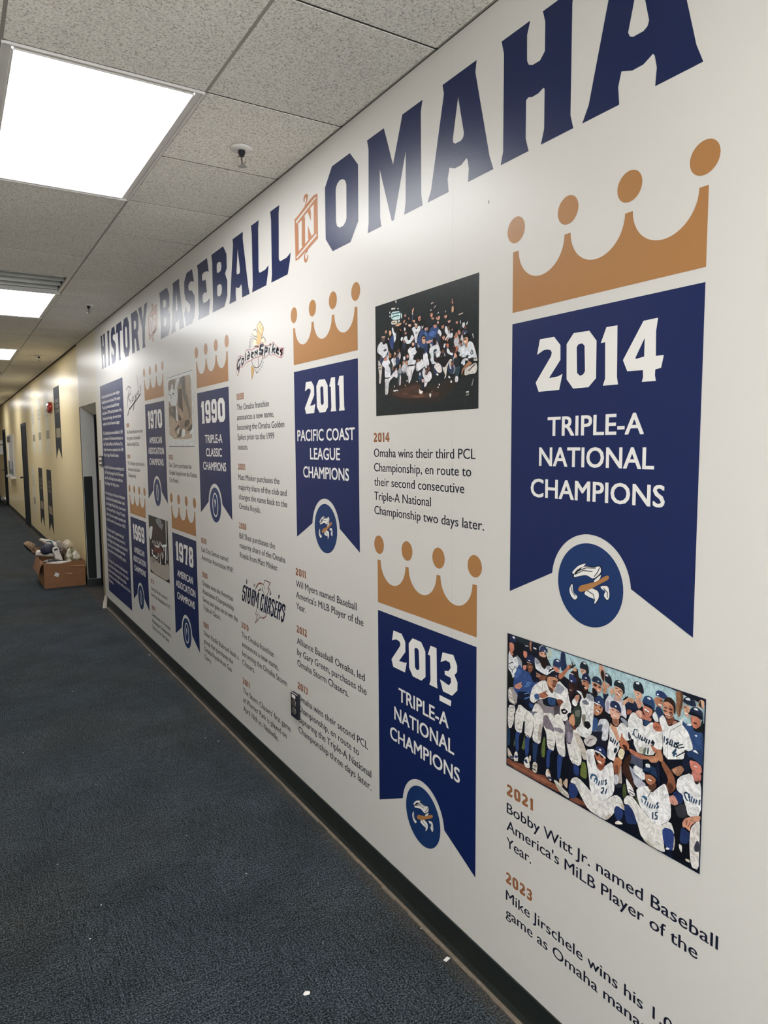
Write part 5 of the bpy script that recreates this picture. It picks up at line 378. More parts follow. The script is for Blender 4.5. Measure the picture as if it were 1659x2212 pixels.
# ceiling: plenum deck, main tees, tegular tiles
def tilemat():
    m = mat('sanded ceiling tile', 'aeaaa1', 0.95, noise=0.0, spec=0.1)
    nt = m.node_tree; N = nt.nodes; L = nt.links; b = N['Principled BSDF']
    geo = N.new('ShaderNodeNewGeometry')
    n1 = N.new('ShaderNodeTexNoise'); n1.inputs['Scale'].default_value = 145; n1.inputs['Detail'].default_value = 4; n1.inputs['Roughness'].default_value = 0.7; L.new(geo.outputs['Position'], n1.inputs['Vector'])
    r = N.new('ShaderNodeValToRGB'); e = r.color_ramp.elements
    e[0].position = 0.33; e[0].color = lin('8f8a80') + (1,); e[1].position = 0.46; e[1].color = lin('e0dbd0') + (1,)
    e.new(0.66).color = lin('f6f2e8') + (1,); L.new(n1.outputs['Fac'], r.inputs[0])
    n2 = N.new('ShaderNodeTexNoise'); n2.inputs['Scale'].default_value = 1.3; n2.inputs['Detail'].default_value = 4; L.new(geo.outputs['Position'], n2.inputs['Vector'])
    oi = N.new('ShaderNodeObjectInfo'); a = N.new('ShaderNodeMath'); a.operation = 'ADD'; L.new(n2.outputs['Fac'], a.inputs[0])
    mm = N.new('ShaderNodeMath'); mm.operation = 'MULTIPLY'; mm.inputs[1].default_value = 0.25; L.new(oi.outputs['Random'], mm.inputs[0]); L.new(mm.outputs[0], a.inputs[1])
    mr = N.new('ShaderNodeMapRange'); mr.inputs[1].default_value = 0.3; mr.inputs[2].default_value = 0.95; mr.inputs[3].default_value = 0.86; mr.inputs[4].default_value = 1.1; L.new(a.outputs[0], mr.inputs[0])
    x = N.new('ShaderNodeMix'); x.data_type = 'RGBA'; x.blend_type = 'MULTIPLY'; x.inputs[0].default_value = 1; L.new(r.outputs[0], x.inputs[6]); L.new(mr.outputs[0], x.inputs[7]); L.new(x.outputs[2], b.inputs['Base Color'])
    bp = N.new('ShaderNodeBump'); bp.inputs['Strength'].default_value = 0.5; bp.inputs['Distance'].default_value = 0.003; L.new(n1.outputs['Fac'], bp.inputs['Height']); L.new(bp.outputs[0], b.inputs['Normal'])
    return m
M['tile'] = tilemat()
cb = MB().box(XL - .1, 0.3, Y0 - .1, YE + .1, H + .25, H + .3).box(XL - .1, XL, Y0, YE, H, H + .25).box(0.0, .2, Y0, YE, H, H + .25).box(XL - .1, .2, Y0 - .1, Y0, H, H + .25).box(XL - .1, .2, YE, YE + .1, H, H + .25)
ceil = struct(cb.build('ceiling', M['void']))
XG = (0.0, -0.52, -1.13, -1.74, XL); T = 0.6096
for x in XG[1:4]: MB().box(x - .0054, x + .0054, Y0, YE, H + .0012, H + .01).build('main_tee', M['tee'], ceil)
ctee = MB().box(XL, 0, -.0044, .0044, H + .0014, H + .01).build('cross_tee', M['void'], ceil); ctee.location.y = T * -4
for j in range(-3, 43):
    o = bpy.data.objects.new('cross_tee', ctee.data); C.objects.link(o); o.parent = ceil; o.location.y = T * j
MB().box(-0.018, 0.0, Y0, YE, H + .003, H + .008).build('wall_angle', M['tee'], ceil)
lights = [-2 + 6 * q for q in range(7)]; vents = [9, 21, 33]
tile_me = {}
def tile(x0, x1, y0, y1):
    key = (round(x1 - x0, 3), round(y1 - y0, 3)); gx = 0.0055; gy = 0.0045
    if key not in tile_me:
        w, d = key[0] / 2, key[1] / 2; t = MB()
        t.add([(-w + gx, -d + gy, .02), (w - gx, -d + gy, .02), (w - gx, d - gy, .02), (-w + gx, d - gy, .02), (-w + gx, -d + gy, .001), (w - gx, -d + gy, .001), (w - gx, d - gy, .001), (-w + gx, d - gy, .001),
               (-w + gx + .001, -d + gy + .001, 0), (w - gx - .001, -d + gy + .001, 0), (w - gx - .001, d - gy - .001, 0), (-w + gx + .001, d - gy - .001, 0)],
              [(0, 4, 5, 1), (1, 5, 6, 2), (2, 6, 7, 3), (3, 7, 4, 0), (4, 8, 9, 5), (5, 9, 10, 6), (6, 10, 11, 7), (7, 11, 8, 4), (8, 11, 10, 9), (0, 1, 2, 3)])
        o = t.build('ceiling_tile', M['tile'], ceil); tile_me[key] = o.data
    else:
        o = bpy.data.objects.new('ceiling_tile', tile_me[key]); C.objects.link(o); o.parent = ceil
    o.location = ((x0 + x1) / 2, (y0 + y1) / 2, H); return o
for j in range(-4, 42):
    for c in (0, 2, 3): tile(XG[c + 1], XG[c] if c else -0.004, T * j, T * (j + 1))
j = -4
while j < 42:
    if j in lights: j += 2; continue
    if j in vents: j += 1; continue
    nxt = j + 2 if (j + 1 not in vents and j + 1 not in lights and j % 3 != 2) else j + 1
    tile(XG[2], XG[1], T * j, T * nxt); j = nxt

# ceiling lights: enamel frame, side rails, prismatic lens over two tubes
def lensmat():
    m = bpy.data.materials.new('lit prismatic lens'); m.use_nodes = True; nt = m.node_tree; N = nt.nodes; L = nt.links
    b = N['Principled BSDF']; b.inputs['Base Color'].default_value = (.8, .85, .9, 1); b.inputs['Roughness'].default_value = 0.3
    tc = N.new('ShaderNodeTexCoord'); sp = N.new('ShaderNodeSeparateXYZ'); L.new(tc.outputs['Object'], sp.inputs[0])
    ab = N.new('ShaderNodeMath'); ab.operation = 'ABSOLUTE'; L.new(sp.outputs[0], ab.inputs[0])
    su = N.new('ShaderNodeMath'); su.operation = 'SUBTRACT'; su.inputs[1].default_value = 0.135; L.new(ab.outputs[0], su.inputs[0])
    a2 = N.new('ShaderNodeMath'); a2.operation = 'ABSOLUTE'; L.new(su.outputs[0], a2.inputs[0])
    mr = N.new('ShaderNodeMapRange'); mr.interpolation_type = 'SMOOTHSTEP'; mr.inputs[1].default_value = 0.0; mr.inputs[2].default_value = 0.13; mr.inputs[3].default_value = LAMP * 1.15; mr.inputs[4].default_value = LAMP * 0.8
    L.new(a2.outputs[0], mr.inputs[0]); L.new(mr.outputs[0], b.inputs['Emission Strength'])
    b.inputs['Emission Color'].default_value = (0.985, 0.99, 1.0, 1)
    return m
M['lens'] = lensmat()
def make_light():
    r = empty('ceiling_light'); w, d = .305, .6096
    f = MB()
    f.box(-w + .008, -w + .03, -d + .006, d - .006, 0.0, .03).box(w - .03, w - .008, -d + .006, d - .006, 0.0, .03)
    f.box(-w + .03, w - .03, -d + .006, -d + .026, 0.0, .03).box(-w + .03, w - .03, d - .026, d - .006, 0.0, .03)
    f.build('frame', M['frame_white'], r)
    l = MB().box(-w + .001, -w + .007, -d + .004, d - .004, -.007, .02).box(w - .007, w - .001, -d + .004, d - .004, -.007, .02).box(-w + .007, w - .007, -d + .001, -d + .006, -.007, .02).box(-w + .007, w - .007, d - .006, d - .001, -.007, .02)
    l.build('frame_lip', M['frame_white'], r)
    f = MB()
    for s_ in (-1, 1): f.tube([(s_ * (w - .033), -d + .03, -.002), (s_ * (w - .033), d - .03, -.002)], .004, 6)
    for s_ in (-1, 1): f.tube([(-w + .034, s_ * (d - .028), -.002), (w - .034, s_ * (d - .028), -.002)], .004, 6)
    f.build('lens_trim', M['frame_white'], r)
    MB().box(-w + .03, w - .03, -d + .026, d - .026, -.001, .006).build('lens', M['lens'], r)
    MB().box(-w + .01, w - .01, -d + .01, d - .01, .03, .12).build('housing', M['frame_white'], r)
    return r
def copy_tree(o, parent=None):
    c = o.copy(); C.objects.link(c); c.parent = parent
    for ch in list(o.children): copy_tree(ch, c)
    return c
L0 = make_light()
lab = {-2: 'lit ceiling light in the row before the mural lettering starts', 4: 'big lit ceiling panel nearest the mural word with four block letters', 10: 'lit ceiling panel just past the metal return air vent',
       16: 'third lit ceiling panel along the corridor, past the second sprinkler', 22: 'fourth lit ceiling panel along the corridor, over the cream wall', 28: 'fifth small lit ceiling panel far down the corridor', 34: 'farthest lit ceiling panel by the corridor end'}
for n_, j in enumerate(lights):
    o = L0 if n_ == 0 else copy_tree(L0)
    o.location = (-0.825, T * (j + 1), H); tag(o, lab[j], 'ceiling light', 'ceiling lights in a row along the corridor')

# return air vents: open cell with bent sheet metal blades
def make_vent():
    r = empty('ceiling_vent'); w = .305
    f = MB()
    for a in (0, 1):
        for s_ in (-1, 1):
            lo, hi = (s_ * w - (.022 if s_ > 0 else -.006), s_ * w - (.006 if s_ > 0 else -.022))
            lo, hi = min(lo, hi), max(lo, hi)
            if a: f.box(-w + .006, w - .006, lo, hi, 0, .02)
            else: f.box(lo, hi, -w + .022, w - .022, 0, .02)
    f.build('frame', M['frame_white'], r)
    MB().box(-w + .02, w - .02, -w + .02, w - .02, .2, .205).box(-w + .015, -w + .02, -w + .02, w - .02, .02, .2).box(w - .02, w - .015, -w + .02, w - .02, .02, .2).box(-w + .02, w - .02, w - .02, w - .015, .02, .2).box(-w + .02, w - .02, -w + .015, -w + .02, .02, .2).build('plenum_box', M['dark_metal'], r)
    for k_, (y, a) in enumerate(((-.17, .1), (-.02, .12), (.15, .1))):
        pts = [(y + a * .9 * math.cos(t), .015 + a * math.sin(t)) for t in [PI * q / 8 * .62 for q in range(9)]]
        b_ = MB().rings([[(x, py, pz) for py, pz in pts] + [(x, py, pz + .002) for py, pz in reversed(pts)] for x in (-w + .024, w - .024)])
        b_.build('blade', M['dull'], r)
    return r
V0 = make_vent()
vl = {9: 'ceiling return air vent with bent shiny metal blades, touching the second lit panel', 21: 'distant ceiling return air vent between two lit panels', 33: 'farthest ceiling return air vent'}
for n_, j in enumerate(vents):
    o = V0 if n_ == 0 else copy_tree(V0)
    o.location = (-0.825, T * (j + .5), H); tag(o, vl[j], 'ceiling vent', 'return air vents in the ceiling')

# sprinklers
def make_sprinkler():
    r = empty('fire_sprinkler')
    MB().lathe([(.001, -.0015), (.036, -.001), (.040, -.004), (.034, -.009), (.018, -.011), (.001, -.011)], n=24).build('escutcheon', M['frame_white'], r, smooth=True)
    MB().lathe([(.012, -.009), (.0125, -.02), (.009, -.026), (.009, -.03)], n=12).build('body', M['dark_metal'], r)
    f = MB()
    for s_ in (-1, 1): f.tube([(s_ * .008, 0, -.028), (s_ * .015, 0, -.037), (s_ * .012, 0, -.05), (0, 0, -.058)], .0022, 6)
    f.build('yoke', M['nickel'], r)
    MB().tube([(0, 0, -.03), (0, 0, -.055)], .0022, 6).build('glass_bulb', mat('dark bulb', '3a1f1c', 0.2), r)
    d = MB(); n = 12
    d.lathe([(.003, -.057), (.004, -.062), (.016, -.0625), (.016, -.064), (.001, -.064)], n=16); d.build('deflector', M['nickel'], r)
    return r
S0 = make_sprinkler()
for n_, (y, l_) in enumerate(((2.80, 'fire sprinkler head in the tile beside the big lit panel'), (6.44, 'fire sprinkler head in the tile beside the second lit panel'), (10.3, 'small distant fire sprinkler head beyond the mural'))):
    o = S0 if n_ == 0 else copy_tree(S0)
    o.location = (-0.262, y, H); o.scale = (1.15,) * 3; tag(o, l_, 'sprinkler', 'fire sprinklers along the ceiling')
# ------------------------------------------------------------------ the mural
# title
words = (('HISTORY', 'first word of the mural title, tall navy block letters by the doorway'), ('BASEBALL', 'long eight letter navy word in the mural title'), ('OMAHA', 'last word of the mural title, largest looking navy block letters'))
for w, l_ in words:
    us = [p[0] for c, g_ in TITLE[w] for q in g_ for p in q]
    r = empty('title_word', (0, -min(us) / 1000, 2.422)); tag(r, l_, 'wall lettering', 'words of the mural title')
    for c, g_ in TITLE[w]:
        o = Print(0.4).poly(g_).build('letter', M['navy2'], None); o.parent = r; o.matrix_parent_inverse = Matrix.Translation(r.location).inverted()
for w, l_ in (('OF', 'small brown badge reading OF between two navy title words'), ('IN', 'small copper brown badge reading IN beside the last title word')):
    B_ = BADGES[w]; p = Print(0.4); p.poly([B_['plate']] + B_['cut']); 
    for c in B_['curls']: p.poly([c], lift=0.45)
    if B_['island']: p.poly([B_['island']], lift=0.45)
    o = p.build('title_badge', M['rust']); tag(o, l_, 'wall badge', 'small badges in the mural title')

# pennant banners
def banner(u, z, year, lines, label, old=None):
    """u, z: top corner of the blue field; the crown stands above it"""
    r = empty('pennant_banner', (0, -u / 1000, z / 1000)); tag(r, label, 'banner', 'champion pennant banners on the mural')
    inv = Matrix.Translation(r.location).inverted()
    def put(p, name, m):
        o = p.build(name, m, r); o.matrix_parent_inverse = inv; return o
    c0 = 288.5; cz = -673
    a0 = math.asin(12 / 126)
    arc = [(c0 + 126 * math.cos(t), cz + 126 * math.sin(t)) for t in [a0 + (PI - 2 * a0) * k / 36 for k in range(37)]]
    f = [(0, 0), (577, 0), (577, -738)] + arc + [(0, -738)]
    put(Print(0.4).poly([[(u + x, z + y) for x, y in f]]), 'field', M['navy'])
    # crown band with three scoops between four prongs, and its four balls
    cr = [(0, 30), (577, 30), (577, 190)]
    for xr, xl in ((556, 392), (371, 207), (187, 22)):
        m_ = (xr + xl) / 2; h_ = (xr - xl) / 2
        cr += [(m_ + h_ * math.cos(t), 190 - 81 * math.sin(t)) for t in [PI * k / 24 for k in range(25)]]
    cr += [(0, 190)]
    put(Print(0.4).poly([[(u + x, z + y) for x, y in cr]]), 'crown', M['gold'])
    for x in (11, 197, 381.5, 566): put(Print(0.4).poly([circ(u + x, z + 246, 34, n=32)]), 'crown_ball', M['gold'])
    for p_ in numerals([], year, 0, z - 189, 135, width={'2014': 391, '2013': 391, '2011': 362, '1990': 440}.get(year, 425), center=u + c0): put(p_, 'numeral', M['white'])
    for s_, b_, wd_ in lines: put(letter(Print(0.8), s_, u + c0 + (0 if s_ != 'PACIFIC COAST' else -2), z + b_, 47, wd_, center=True, bold=0.055), 'text_line', M['white'])
    if year == '2013': put(Print(0.8).poly([[(u + x, z + y) for x, y in ((388, -207), (452, -207), (449, -226), (388, -226))]]), 'numeral_underline', M['white'])
    d = put(Print(0.4).poly([circ(u + c0, z + cz, 104, n=48)]), 'badge_disc', M['disc'])
    if old:
        w_, h_, t_ = (30, 62, 9) if old == 'thin' else (52, 72, 8)
        put(Print(0.8).poly([circ(u + c0, z + cz, w_, h_, 36), list(reversed(circ(u + c0, z + cz, w_ - t_ * 1.3, h_ - t_, 36)))]), 'oval_mark', M['white'])
        if old == 'wide': put(Print(0.8).poly([[(u + c0 + x, z + cz + y) for x, y in ((-16, 30), (4, 34), (10, 12), (-2, 0), (-4, -14), (-12, -10), (-8, 8))]]), 'inner_mark', M['white'])
    else:
        for nm in ('swoosh1', 'swoosh2', 'swoosh3', 'curl1', 'curl2', 'funnel'):
            q = chaikin(chaikin(EMBLEM[nm])); mx_, my_ = sum(p[0] for p in q) / len(q), sum(p[1] for p in q) / len(q)
            put(Print(0.7).poly([[(u + c0 + mx_ + (x - mx_) * 1.1, z + cz + my_ + (y - my_) * 1.14) for x, y in q]]), 'wind_swirl_edge', M['ink'])
            put(Print(0.9).poly([[(u + c0 + x, z + cz + y) for x, y in q]]), 'wind_swirl', M['white'])
        p_ = Print(1.0)
        for ln in (((-46, 20), (-20, 34), (10, 36)), ((-38, 30), (-10, 42), (20, 46)), ((-6, -14), (14, -20), (20, -34)), ((-58, -14), (-54, -26), (-44, -34)), ((46, 0), (58, -8), (58, -20)), ((16, 24), (26, 36), (32, 48))):
            stroke(p_, [(u + c0 + x, z + cz + y) for x, y in ln], 2.2, 1.0, None)
        put(p_, 'swirl_line', M['ink'])
        put(Print(1.2).poly([[(u + c0 + x, z + cz + y) for x, y in chaikin(EMBLEM['bat'])]]), 'bat', M['gold'])
    return r
NC = [('TRIPLE-A', -304, 299), ('NATIONAL', -382, 358), ('CHAMPIONS', -465, 418)]
AM = [('AMERICAN', -302, 376), ('ASSOCIATION', -382, 468), ('CHAMPIONS', -465, 421)]
banner(-1482, 1989, '2014', NC, 'navy champions pennant with gold crown directly above the sunny team photograph')
banner(-2205, 1053, '2013', NC, 'lower navy champions pennant with gold crown, under the caption of the night team photograph')
banner(-2914, 1989, '2011', [('PACIFIC COAST', -305, 523), ('LEAGUE', -384, 274), ('CHAMPIONS', -464, 419)], 'navy Pacific Coast League champions pennant with gold crown')
banner(-4354, 1989, '1990', [('TRIPLE-A', -306, 318), ('CLASSIC', -386, 291), ('CHAMPIONS', -468, 422)], 'navy Triple-A Classic champions pennant with gold crown and oval badge', 'wide')
banner(-5053, 1053, '1978', AM, 'lower navy American Association pennant whose oval badge holds an inner mark', 'wide')
banner(-5719, 1989, '1970', AM, 'upper navy American Association pennant between script logo and framed sliding photograph', 'thin')
banner(-6419, 1053, '1969', AM, 'lower navy American Association pennant beside the long navy text panel', 'thin')

# dated captions: brown year, dark paragraph
def entry(year, u, zy, lines, label, hw=110, adv=None):
    r = empty('dated_caption', (0, -u / 1000, zy / 1000)); tag(r, label, 'wall caption', 'dated captions on the mural')
    inv = Matrix.Translation(r.location).inverted()
    o = numerals(Print(0.4), year, u, zy, 34, width=hw, gap=0.16).build('year', M['brown'], r); o.matrix_parent_inverse = inv
    for k, (s_, ur) in enumerate(lines):
        o = letter(Print(0.4), s_, u + 1, zy - 53.5 - k * 52.4, 30.5, (ur - u) if ur else None, bold=0.035, adv=0.93).build('text_line', M['ink'], r); o.matrix_parent_inverse = inv
entry('2014', -2226, 1674, [('Omaha wins their third PCL', -1638), ('Championship, en route to', -1658), ('their second consecutive', -1691), ('Triple-A National', -1866), ('Championship two days later.', -1597)], 'caption about the third league title, below the night team photograph')
entry('2021', -1487, 648, [('Bobby Witt Jr. named Baseball', -822), ("America's MiLB Player of the", -868), ('Year.', -1383)], 'caption naming a player of the year, just below the sunny team photograph')
entry('2023', -1487, 379, [('Mike Jirschele wins his 1,000th', -825), ('game as Omaha manager.', -928)], 'lowest caption under the sunny team photograph, about a manager')
entry('2011', -2938, 1071, [('Wil Myers named Baseball', -2368), ("America's MiLB Player of the", -2316), ('Year.', -2837)], 'caption about a player award, just below the Pacific Coast League pennant')
entry('2012', -2938, 802, [('Alliance Baseball Omaha, led', -2310), ('by Gary Green, purchases the', -2298), ('Omaha Storm Chasers.', -2444)], 'caption about the club purchase, second below the Pacific Coast League pennant')
entry('2013', -2940, 533, [('Omaha wins their second PCL', -2290), ('Championship, en route to', -2363), ('capturing the Triple-A National', -2267), ('Championship three days later.', -2268)], 'four line caption partly covered by the black wall outlet')
entry('1998', -3657, 1907, [('The Omaha franchise', -3209), ('announces a new name,', -3154), ('becoming the Omaha Golden', -3032), ('Spikes prior to the 1999', -3155), ('season.', -3507)], 'five line caption just below the golden spike logo')
entry('2001', -3662, 1535, [('Matt Minker purchases the', -3103), ('majority share of the club and', -3023), ('changes the name back to the', -3019), ('Omaha Royals.', -3351)], 'caption about the name changed back, second below the golden spike logo')
entry('2006', -3670, 1215, [('Bill Shea purchases the', -3173), ('majority share of the Omaha', -3054), ('Royals from Matt Minker.', -3142)], 'caption just above the lightning bolt team logo')
entry('2010', -3677, 662, [('The Omaha franchise', -3221), ('announces a new name,', -3165), ('becoming the Omaha Storm', -3066), ('Chasers.', -3490)], 'caption just below the lightning bolt team logo')
entry('2011', -3680, 342, [("The Storm Chasers' first game", -3031), ('at Werner Park is played on', -3083), ('April 16th vs. Nashville.', -3185)], 'lowest caption below the lightning bolt team logo, about a first game')
entry('1988', -4371, 1055, [('Luis Dos Santos named', -3867), ('American Association MVP.', -3785)], 'two line caption just below the Triple-A Classic pennant')
entry('1990', -4373, 837, [('Omaha wins the American', -3802), ('Association Championship', -3796), ('Series and goes on to win the', -3732), ('Triple-A Classic.', -4030)], 'middle caption below the Triple-A Classic pennant')
entry('1991', -4379, 513, [('Union Pacific Railroad leads a', -3734), ('group that purchases the', -3833), ('Omaha Royals from Gus', -3861), ('Cherry.', -4236)], 'lowest caption below the Triple-A Classic pennant, about a railroad')
entry('1985', -5074, 1571, [('Gus Cherry purchases the', -4527), ('Omaha Royals from the Kansas', -4414), ('City Royals.', -4838)], 'caption just below the framed sliding photograph')
entry('1976', -5759, 570, [('George Brett is named', -5262), ('American Association M.V.P.', -5179)], 'caption just below the small ballpark crowd photograph')
entry('1978', -5760, 353, [('Omaha wins the American', -5202), ('Association Championship', -5195), ('Series for the third time.', -5250)], 'lowest caption below the small ballpark crowd photograph')
entry('1969', -6431, 1829, [('The Omaha Royals win their', -5829), ('first game at Rosenblatt', -5925), ('Stadium on April 22nd.', -5977)], 'upper caption below the black script logo')
entry('1969', -6438, 1560, [('The O-Royals clinch their first', -5812), ('American Association', -5978), ('Championship.', -6130)], 'lower caption below the black script logo')

# long navy text panel by the doorway
r = empty('text_panel', (0, 7.59, 0.185)); tag(r, 'tall navy panel of small white paragraphs next to the doorway', 'wall panel'); inv = Matrix.Translation(r.location).inverted()
o = Print(0.4).poly([rect(-7590, -6510, 188, 2267)]).build('field', M['navy'], r); o.matrix_parent_inverse = inv
paras = [(2140, [('Omaha has been home to minor league', -6660), ('baseball teams since the late 19th century.', -6630), ("The city's professional baseball history", -6690), ('dates back to 1879, with the formation of the', -6600), ('Omaha Green Stockings, who were charter', -6630), ('members of the Northwestern League.', -6705)]),
 (1782, [('The Omaha Royals were established in 1969', -6595), ('as members of the American Association as', -6600), ('the Triple-A affiliate of the Kansas City', -6620), ('Royals, who were an expansion in the 1969', -6595), ('Major League Baseball season.', -6805)]),
 (1448, [('Baseball Omaha was an essential part of', -6596), ('the Triple-A program for all of the team', -6630), ('and the club kept its ties with the', -6690), ('big league for fifty years.', -6848)]),
 (1188, [('For many years the club won the hearts', -6619), ('of the fans in Rosenblatt Stadium, with', -6640), ('the College World Series, then moved', -6610), ('to Werner Park in Sarpy County', -6640), ('where the new stadium opened with', -6620), ('a local crowd of the summer of 2011.', -6616)]),
 (820, [('The team played its games through', -6745), ('changing names and many owners in', -6690), ('the league, but always as the club of', -6600), ('the city and its faithful summer', -6700), ('crowds for more than fifty years.', -6679)]),
 (503, [('Through the years the club has sent', -6637), ('hundreds of players on to the major', -6600), ('leagues and has brought home titles', -6720), ('to the city of Omaha and to all of the', -6560), ('fans.', -7321)])]
for z_, ls in paras:
    for k, (s_, ur) in enumerate(ls):
        o = letter(Print(0.8), s_, -7520 - (2140 - z_) / 45, z_ - k * 53.3, 31, ur + 7520 + (2140 - z_) / 45, bold=0.045).build('text_line', M['white'], r); o.matrix_parent_inverse = inv

# photographs and logos printed on the wall
def pic(key, label, cat, name, **k):
    r = empty(name, (0, -PICS[key][0] / 1000, PICS[key][1] / 1000)); tag(r, label, cat); o = picture(key, k.pop('part', 'printed_image'), r, **k)
    o.matrix_parent_inverse = Matrix.Translation(r.location).inverted(); return r
pic('photo21', 'sunny team photograph of baseball players in white jerseys, hands raised', 'photograph', 'team_photograph')
pic('photo14', 'dark night photograph of a team gathered on the infield', 'photograph', 'team_photograph')
pic('photo85', 'pale framed photograph of a player sliding in the dirt', 'photograph', 'action_photograph')
pic('photo78', 'small dark photograph of a crowd at a ballpark', 'photograph', 'ballpark_photograph')
pic('spikes', 'colourful logo with a golden spike through a baseball', 'logo', 'team_logo', smooth=False, m=M['print_flat'])
pic('chasers', 'navy and brown team logo with a lightning bolt', 'logo', 'team_logo', smooth=False, m=M['print_flat'])
pic('royals', 'black handwritten script logo with an underline', 'logo', 'team_logo', smooth=False, m=M['print_flat'])
# ------------------------------------------------------------------ things on the wall
def plate(name, y0, y1, z0, z1, d, m, x=0.0, parent=None, r=0.004):
    pts = []
    for cy_, cz_, a in ((y1 - r, z1 - r, 0), (y0 + r, z1 - r, 1), (y0 + r, z0 + r, 2), (y1 - r, z0 + r, 3)):
        for k in range(4): t = PI / 2 * (a + k / 3); pts.append((cy_ + r * math.cos(t), cz_ + r * math.sin(t)))
    return MB().rings([[(x, y, z) for y, z in pts], [(x - d * .8, y, z) for y, z in pts], [(x - d, (y - (y0 + y1) / 2) * .96 + (y0 + y1) / 2, (z - (z0 + z1) / 2) * .97 + (z0 + z1) / 2) for y, z in pts]]).build(name, m, parent)
# outlet with indicator strip and two sockets
o = plate('wall_outlet', 2.915, 2.990, 0.388, 0.507, 0.014, M['plastic_black'], x=-0.0012); tag(o, 'small black electrical outlet low on the mural, over a caption', 'outlet')
def socket(z):
    p = MB().rings([[(-.0155 + dx, 2.953 + .0225 * sc_ * math.cos(t), z + min(.0145, max(-.0165, .0165 * 1.1 * math.sin(t))) * sc_) for t in [2 * PI * k / 28 for k in range(28)]] for dx, sc_ in ((.003, 1), (-.001, .97))])
    s_ = p.build('socket', M['nickel'], o)
    sl = MB()
    for yy, h_ in ((2.945, .009), (2.961, .007)): sl.box(-.0172, -.0164, yy - .0015, yy + .0015, z + .001, z + .001 + h_)
    sl.lathe([(.0025, -.0005), (.0025, .0005)], (-.0168, 2.953, z - .008), n=8); sl.build('slot', M['plastic_black'], s_)
for z in (0.462, 0.424): socket(z)
plate('indicator_strip', 2.937, 2.975, 0.484, 0.499, 0.003, M['plastic_white'], x=-0.0135, parent=o, r=.002)
# light switch by the doorway
o = plate('light_switch', 7.575, 7.762, 1.468, 1.572, 0.012, M['plastic_black'], x=-0.0012); tag(o, 'dark double switch plate beside the doorway, on the edge of the navy panel', 'light switch')
for z0, z1 in ((1.528, 1.553), (1.487, 1.510)): plate('rocker', 7.62, 7.70, z0, z1, 0.008, M['plastic_white'], x=-0.012, parent=o, r=.002)

# far cream wall (face x = 0.02)
XF = 0.02
def fprint(p): p.v = [(x + XF, y, z) for x, y, z in p.v]; return p
fab = dict(a=wallmat('far banner slate', '20252c', .1, .5, .12), b=wallmat('far banner cream', 'e0dac6', .03), c=wallmat('far lettering tan', '8f8268', .2), d=wallmat('far lettering grey', '9a917d', .15), e=wallmat('far banner end', '1b2230', .1, .5, .12))
def far_banner(yc, top, bot, w, dark, label):
    u0 = -(yc + w / 2) * 1000; w *= 1000; top *= 1000; bot *= 1000; h = top - bot
    r = empty('far_banner', (0, yc, bot / 1000)); tag(r, label, 'banner', 'swallowtail banners on the far cream wall'); inv = Matrix.Translation(r.location).inverted()
    def put(p, nm, m): o = fprint(p).build(nm, m, r); o.matrix_parent_inverse = inv
    put(Print(.5).poly([[(u0, top), (u0 + w, top), (u0 + w, bot), (u0 + w * .5, bot + h * .16), (u0, bot)]]), 'field', fab['a'] if dark else fab['b'])
    m = fab['c'] if dark else fab['d']
    for k, z in enumerate((.78, .71, .64)): put(letter(Print(.9), ('1896', 'TEAM', 'CLUB')[k] if False else ('OO', 'NO', 'ON')[k], u0 + w / 2, bot + h * z, h * .05, w * .62, center=True, bold=.03), 'lettering', m)
    put(Print(.9).poly([rect(u0 + w * .18, u0 + w * .9, bot + h * .30, bot + h * .43)]), 'emblem_panel', m)
far_banner(11.1, 2.52, 1.49, .62, True, 'upper dark swallowtail banner on the cream wall beside the red alarm')
far_banner(12.5, 1.30, .27, .62, True, 'lower dark swallowtail banner, the first past the cardboard box')
far_banner(13.75, 1.30, .27, .62, True, 'lower dark swallowtail banner between another dark one and a pale one')
far_banner(12.35, 2.5, 1.49, .55, False, 'pale swallowtail banner just past the red alarm on the cream wall')
far_banner(13.5, 2.48, 1.49, .55, False, 'middle pale swallowtail banner high on the cream wall')
far_banner(14.5, 2.42, 1.49, .55, False, 'high pale swallowtail banner closest to the dark wall door')
far_banner(15.0, 1.30, .27, .5, False, 'low pale swallowtail banner next to the dark wall door')
# fire alarm
r = empty('fire_alarm', (XF, 11.8, 2.26)); tag(r, 'small red oval fire alarm on the cream wall', 'fire alarm')
MB().rings([[(-d, .21 * s_ * math.cos(t), .085 * s_ * math.sin(t)) for t in [2 * PI * k / 24 for k in range(24)]] for d, s_ in ((0, 1), (.03, 1), (.05, .85), (.06, .5))]).build('housing', M['red'], r, smooth=True)
MB().box(-.064, -.055, -.05, .05, -.03, .03).build('strobe_lens', M['plastic_white'], r)
# dark doors in the far wall
def far_door(n, y0, y1):
    o = struct(MB().box(.0155, XF + .03, y0 + .06, y1 - .06, 0.004, 2.09).build('door_%d' % n, M['door_navy']))
    MB().box(.008, XF, y0, y0 + .06, 0, 2.16).box(.008, XF, y1 - .06, y1, 0, 2.16).box(.008, XF, y0 + .06, y1 - .06, 2.09, 2.16).build('door_frame', M['door_green'], o)
    MB().tube([(.0155, y1 - .14, 1.02), (-.03, y1 - .14, 1.02)], .012, 8).lathe([(.02, -.02), (.034, 0), (.02, .02)], (-.04, y1 - .14, 1.02), n=12).build('door_knob', M['metal'], o)
far_door(2, 15.95, 17.05); far_door(3, 22.05, 23.2)
